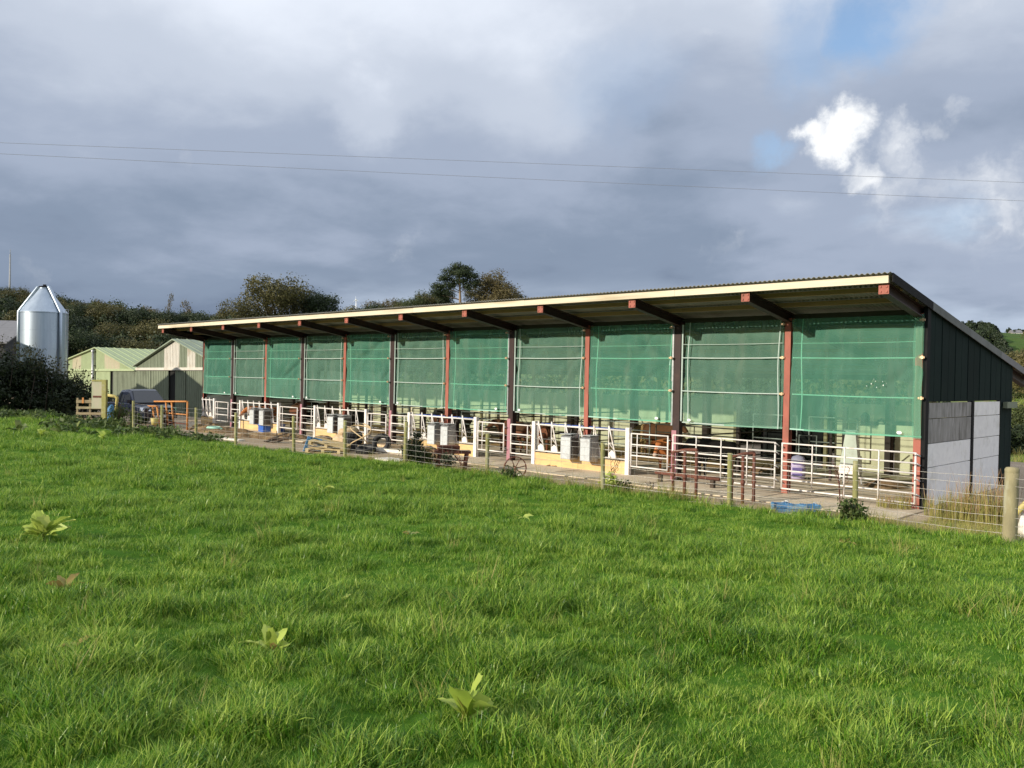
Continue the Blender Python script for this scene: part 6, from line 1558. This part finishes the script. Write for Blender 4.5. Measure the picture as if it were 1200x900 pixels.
# rough grass beyond the fence on the right and along the gravel edge (stuff)
def verge_grass():
    rg = np.random.default_rng(12); n = 5200
    x = rg.uniform(-3.5, 14, n); y = yfence(x) + rg.uniform(.2, 3.2, n); ok = ((x > .6) | (y < -2.0 - .25 * rg.uniform(size=n) - np.clip(-x, 0, 3) * .5)) & ~((y > -1.85) & (x < .3))
    x, y = x[ok], y[ok]; z = np.maximum(field_z(x, y), -.04 - SLOPE * x)
    idx = np.where(rg.uniform(size=len(x)) < .55, rg.integers(8, 10, len(x)), rg.integers(0, 8, len(x)))
    scatter('verge_grass', np.stack([x, y, z - .02], 1), rg.uniform(.7, 1.7, len(x)), idx, PC, 'rough half-dry grass along the fence by the gable')
    m = 900; x = rg.uniform(-26, -3, m); y = yfence(x) + rg.uniform(.4, 1.5, m) + rg.exponential(.25, m); z = np.maximum(field_z(x, y), yard_z(x) - .05)
    scatter('edge_grass', np.stack([x, y, z - .02], 1), rg.uniform(.5, 1.2, m), rg.integers(0, 10, m), PC, 'straggling grass along the gravel edge')
    m = 2600; px = rg.uniform(1130, 1300, m); d = rg.uniform(21, 60, m); x = []; 
    P = np.array([at_depth(a, 450, b_) for a, b_ in zip(px, d)]); z = land_z(P[:, 0], P[:, 1]); ok = (P[:, 0] > .6) | (P[:, 1] > 9)
    scatter('slope_grass', np.stack([P[ok, 0], P[ok, 1], z[ok] - .05], 1), rg.uniform(1.6, 3.2, ok.sum()), rg.integers(0, 10, ok.sum()), PC, 'rough grass on the slope beyond the gable')
verge_grass()

def weed_cover():
    rg = np.random.default_rng(17); n = 900; x = rg.uniform(-40, -19.5, n); y = yfence(x) + rg.uniform(-3.4, .5, n)
    ok = fbm(x * .8, y * .8, 91, 3) > .57; x, y = x[ok], y[ok]; P = []; var = []; N_ = []
    for a, b_ in zip(x, y):
        z = float(field_z(np.array([a]), np.array([b_]))[0]); m = 26; h = rg.uniform(.10, .38)
        P.append(np.stack([a + rg.normal(0, .16, m), b_ + rg.normal(0, .16, m), z + h * rg.uniform(.1, 1, m)], 1)); N_.append(np.stack([rg.normal(0, .5, m), rg.normal(-.4, .5, m), np.full(m, .7)], 1)); var.append(np.clip(rg.normal(.4, .25) + rg.normal(0, .12, m), 0, 1))
    P = np.concatenate(P); N_ = np.concatenate(N_); N_ /= np.linalg.norm(N_, axis=1, keepdims=True)
    o = link('weed_cover', faces_mesh('weed_cover', leaf_quads(P, N_, .17, rg, .1, .5), 4, 'leaf_weed', np.concatenate(var)), None); tag(o, 'ragged low weeds along the pasture edge below the hedge and hurdle', kind='stuff')
weed_cover()
# ------------------------------------------------------------------ the double-span store to the left of the picture, whose roof line falls across the barns
def store():
    t = thing('grain_store', 'double-span sheeted store left of the hedge, outside the picture', 'store', (-54.6, -11.0, -.2))
    A = 9.9; spans = []
    h_ap, h_ev = 8.15, 6.75
    for (x0, xm, x1, hap) in ((-9.0, -3.2, 4, 7.9), (4, 8, 12, h_ap)):
        for (p, q, zp, zq) in ((x0, xm, h_ev, hap), (xm, x1, hap, h_ev)):
            vs = [(p, -16, zp), (q, -16, zq), (q, 0, zq), (p, 0, zp)]; vs += [(v[0], v[1], v[2] + .08) for v in vs]
            MB().add(vs, [(3, 2, 1, 0), (4, 5, 6, 7), (0, 1, 5, 4), (1, 2, 6, 5), (2, 3, 7, 6), (3, 0, 4, 7)]).build('roof_slope', 'barn_roof', t)
        for y in (-15.9, -.1):
            MB().prism([(x0 + .01, 0), (x1 - .01, 0), (x1 - .01, h_ev - .02), (xm, hap - .02), (x0 + .01, h_ev - .02)], 1, y - .05, y + .05).build('gable', 'barn_dark', t)
    for x in (-8.95, 11.95): MB().box(x - .04, x + .04, -15.8, -.2, 0, h_ev - .05).build('side_wall', 'barn_dark', t)
store()
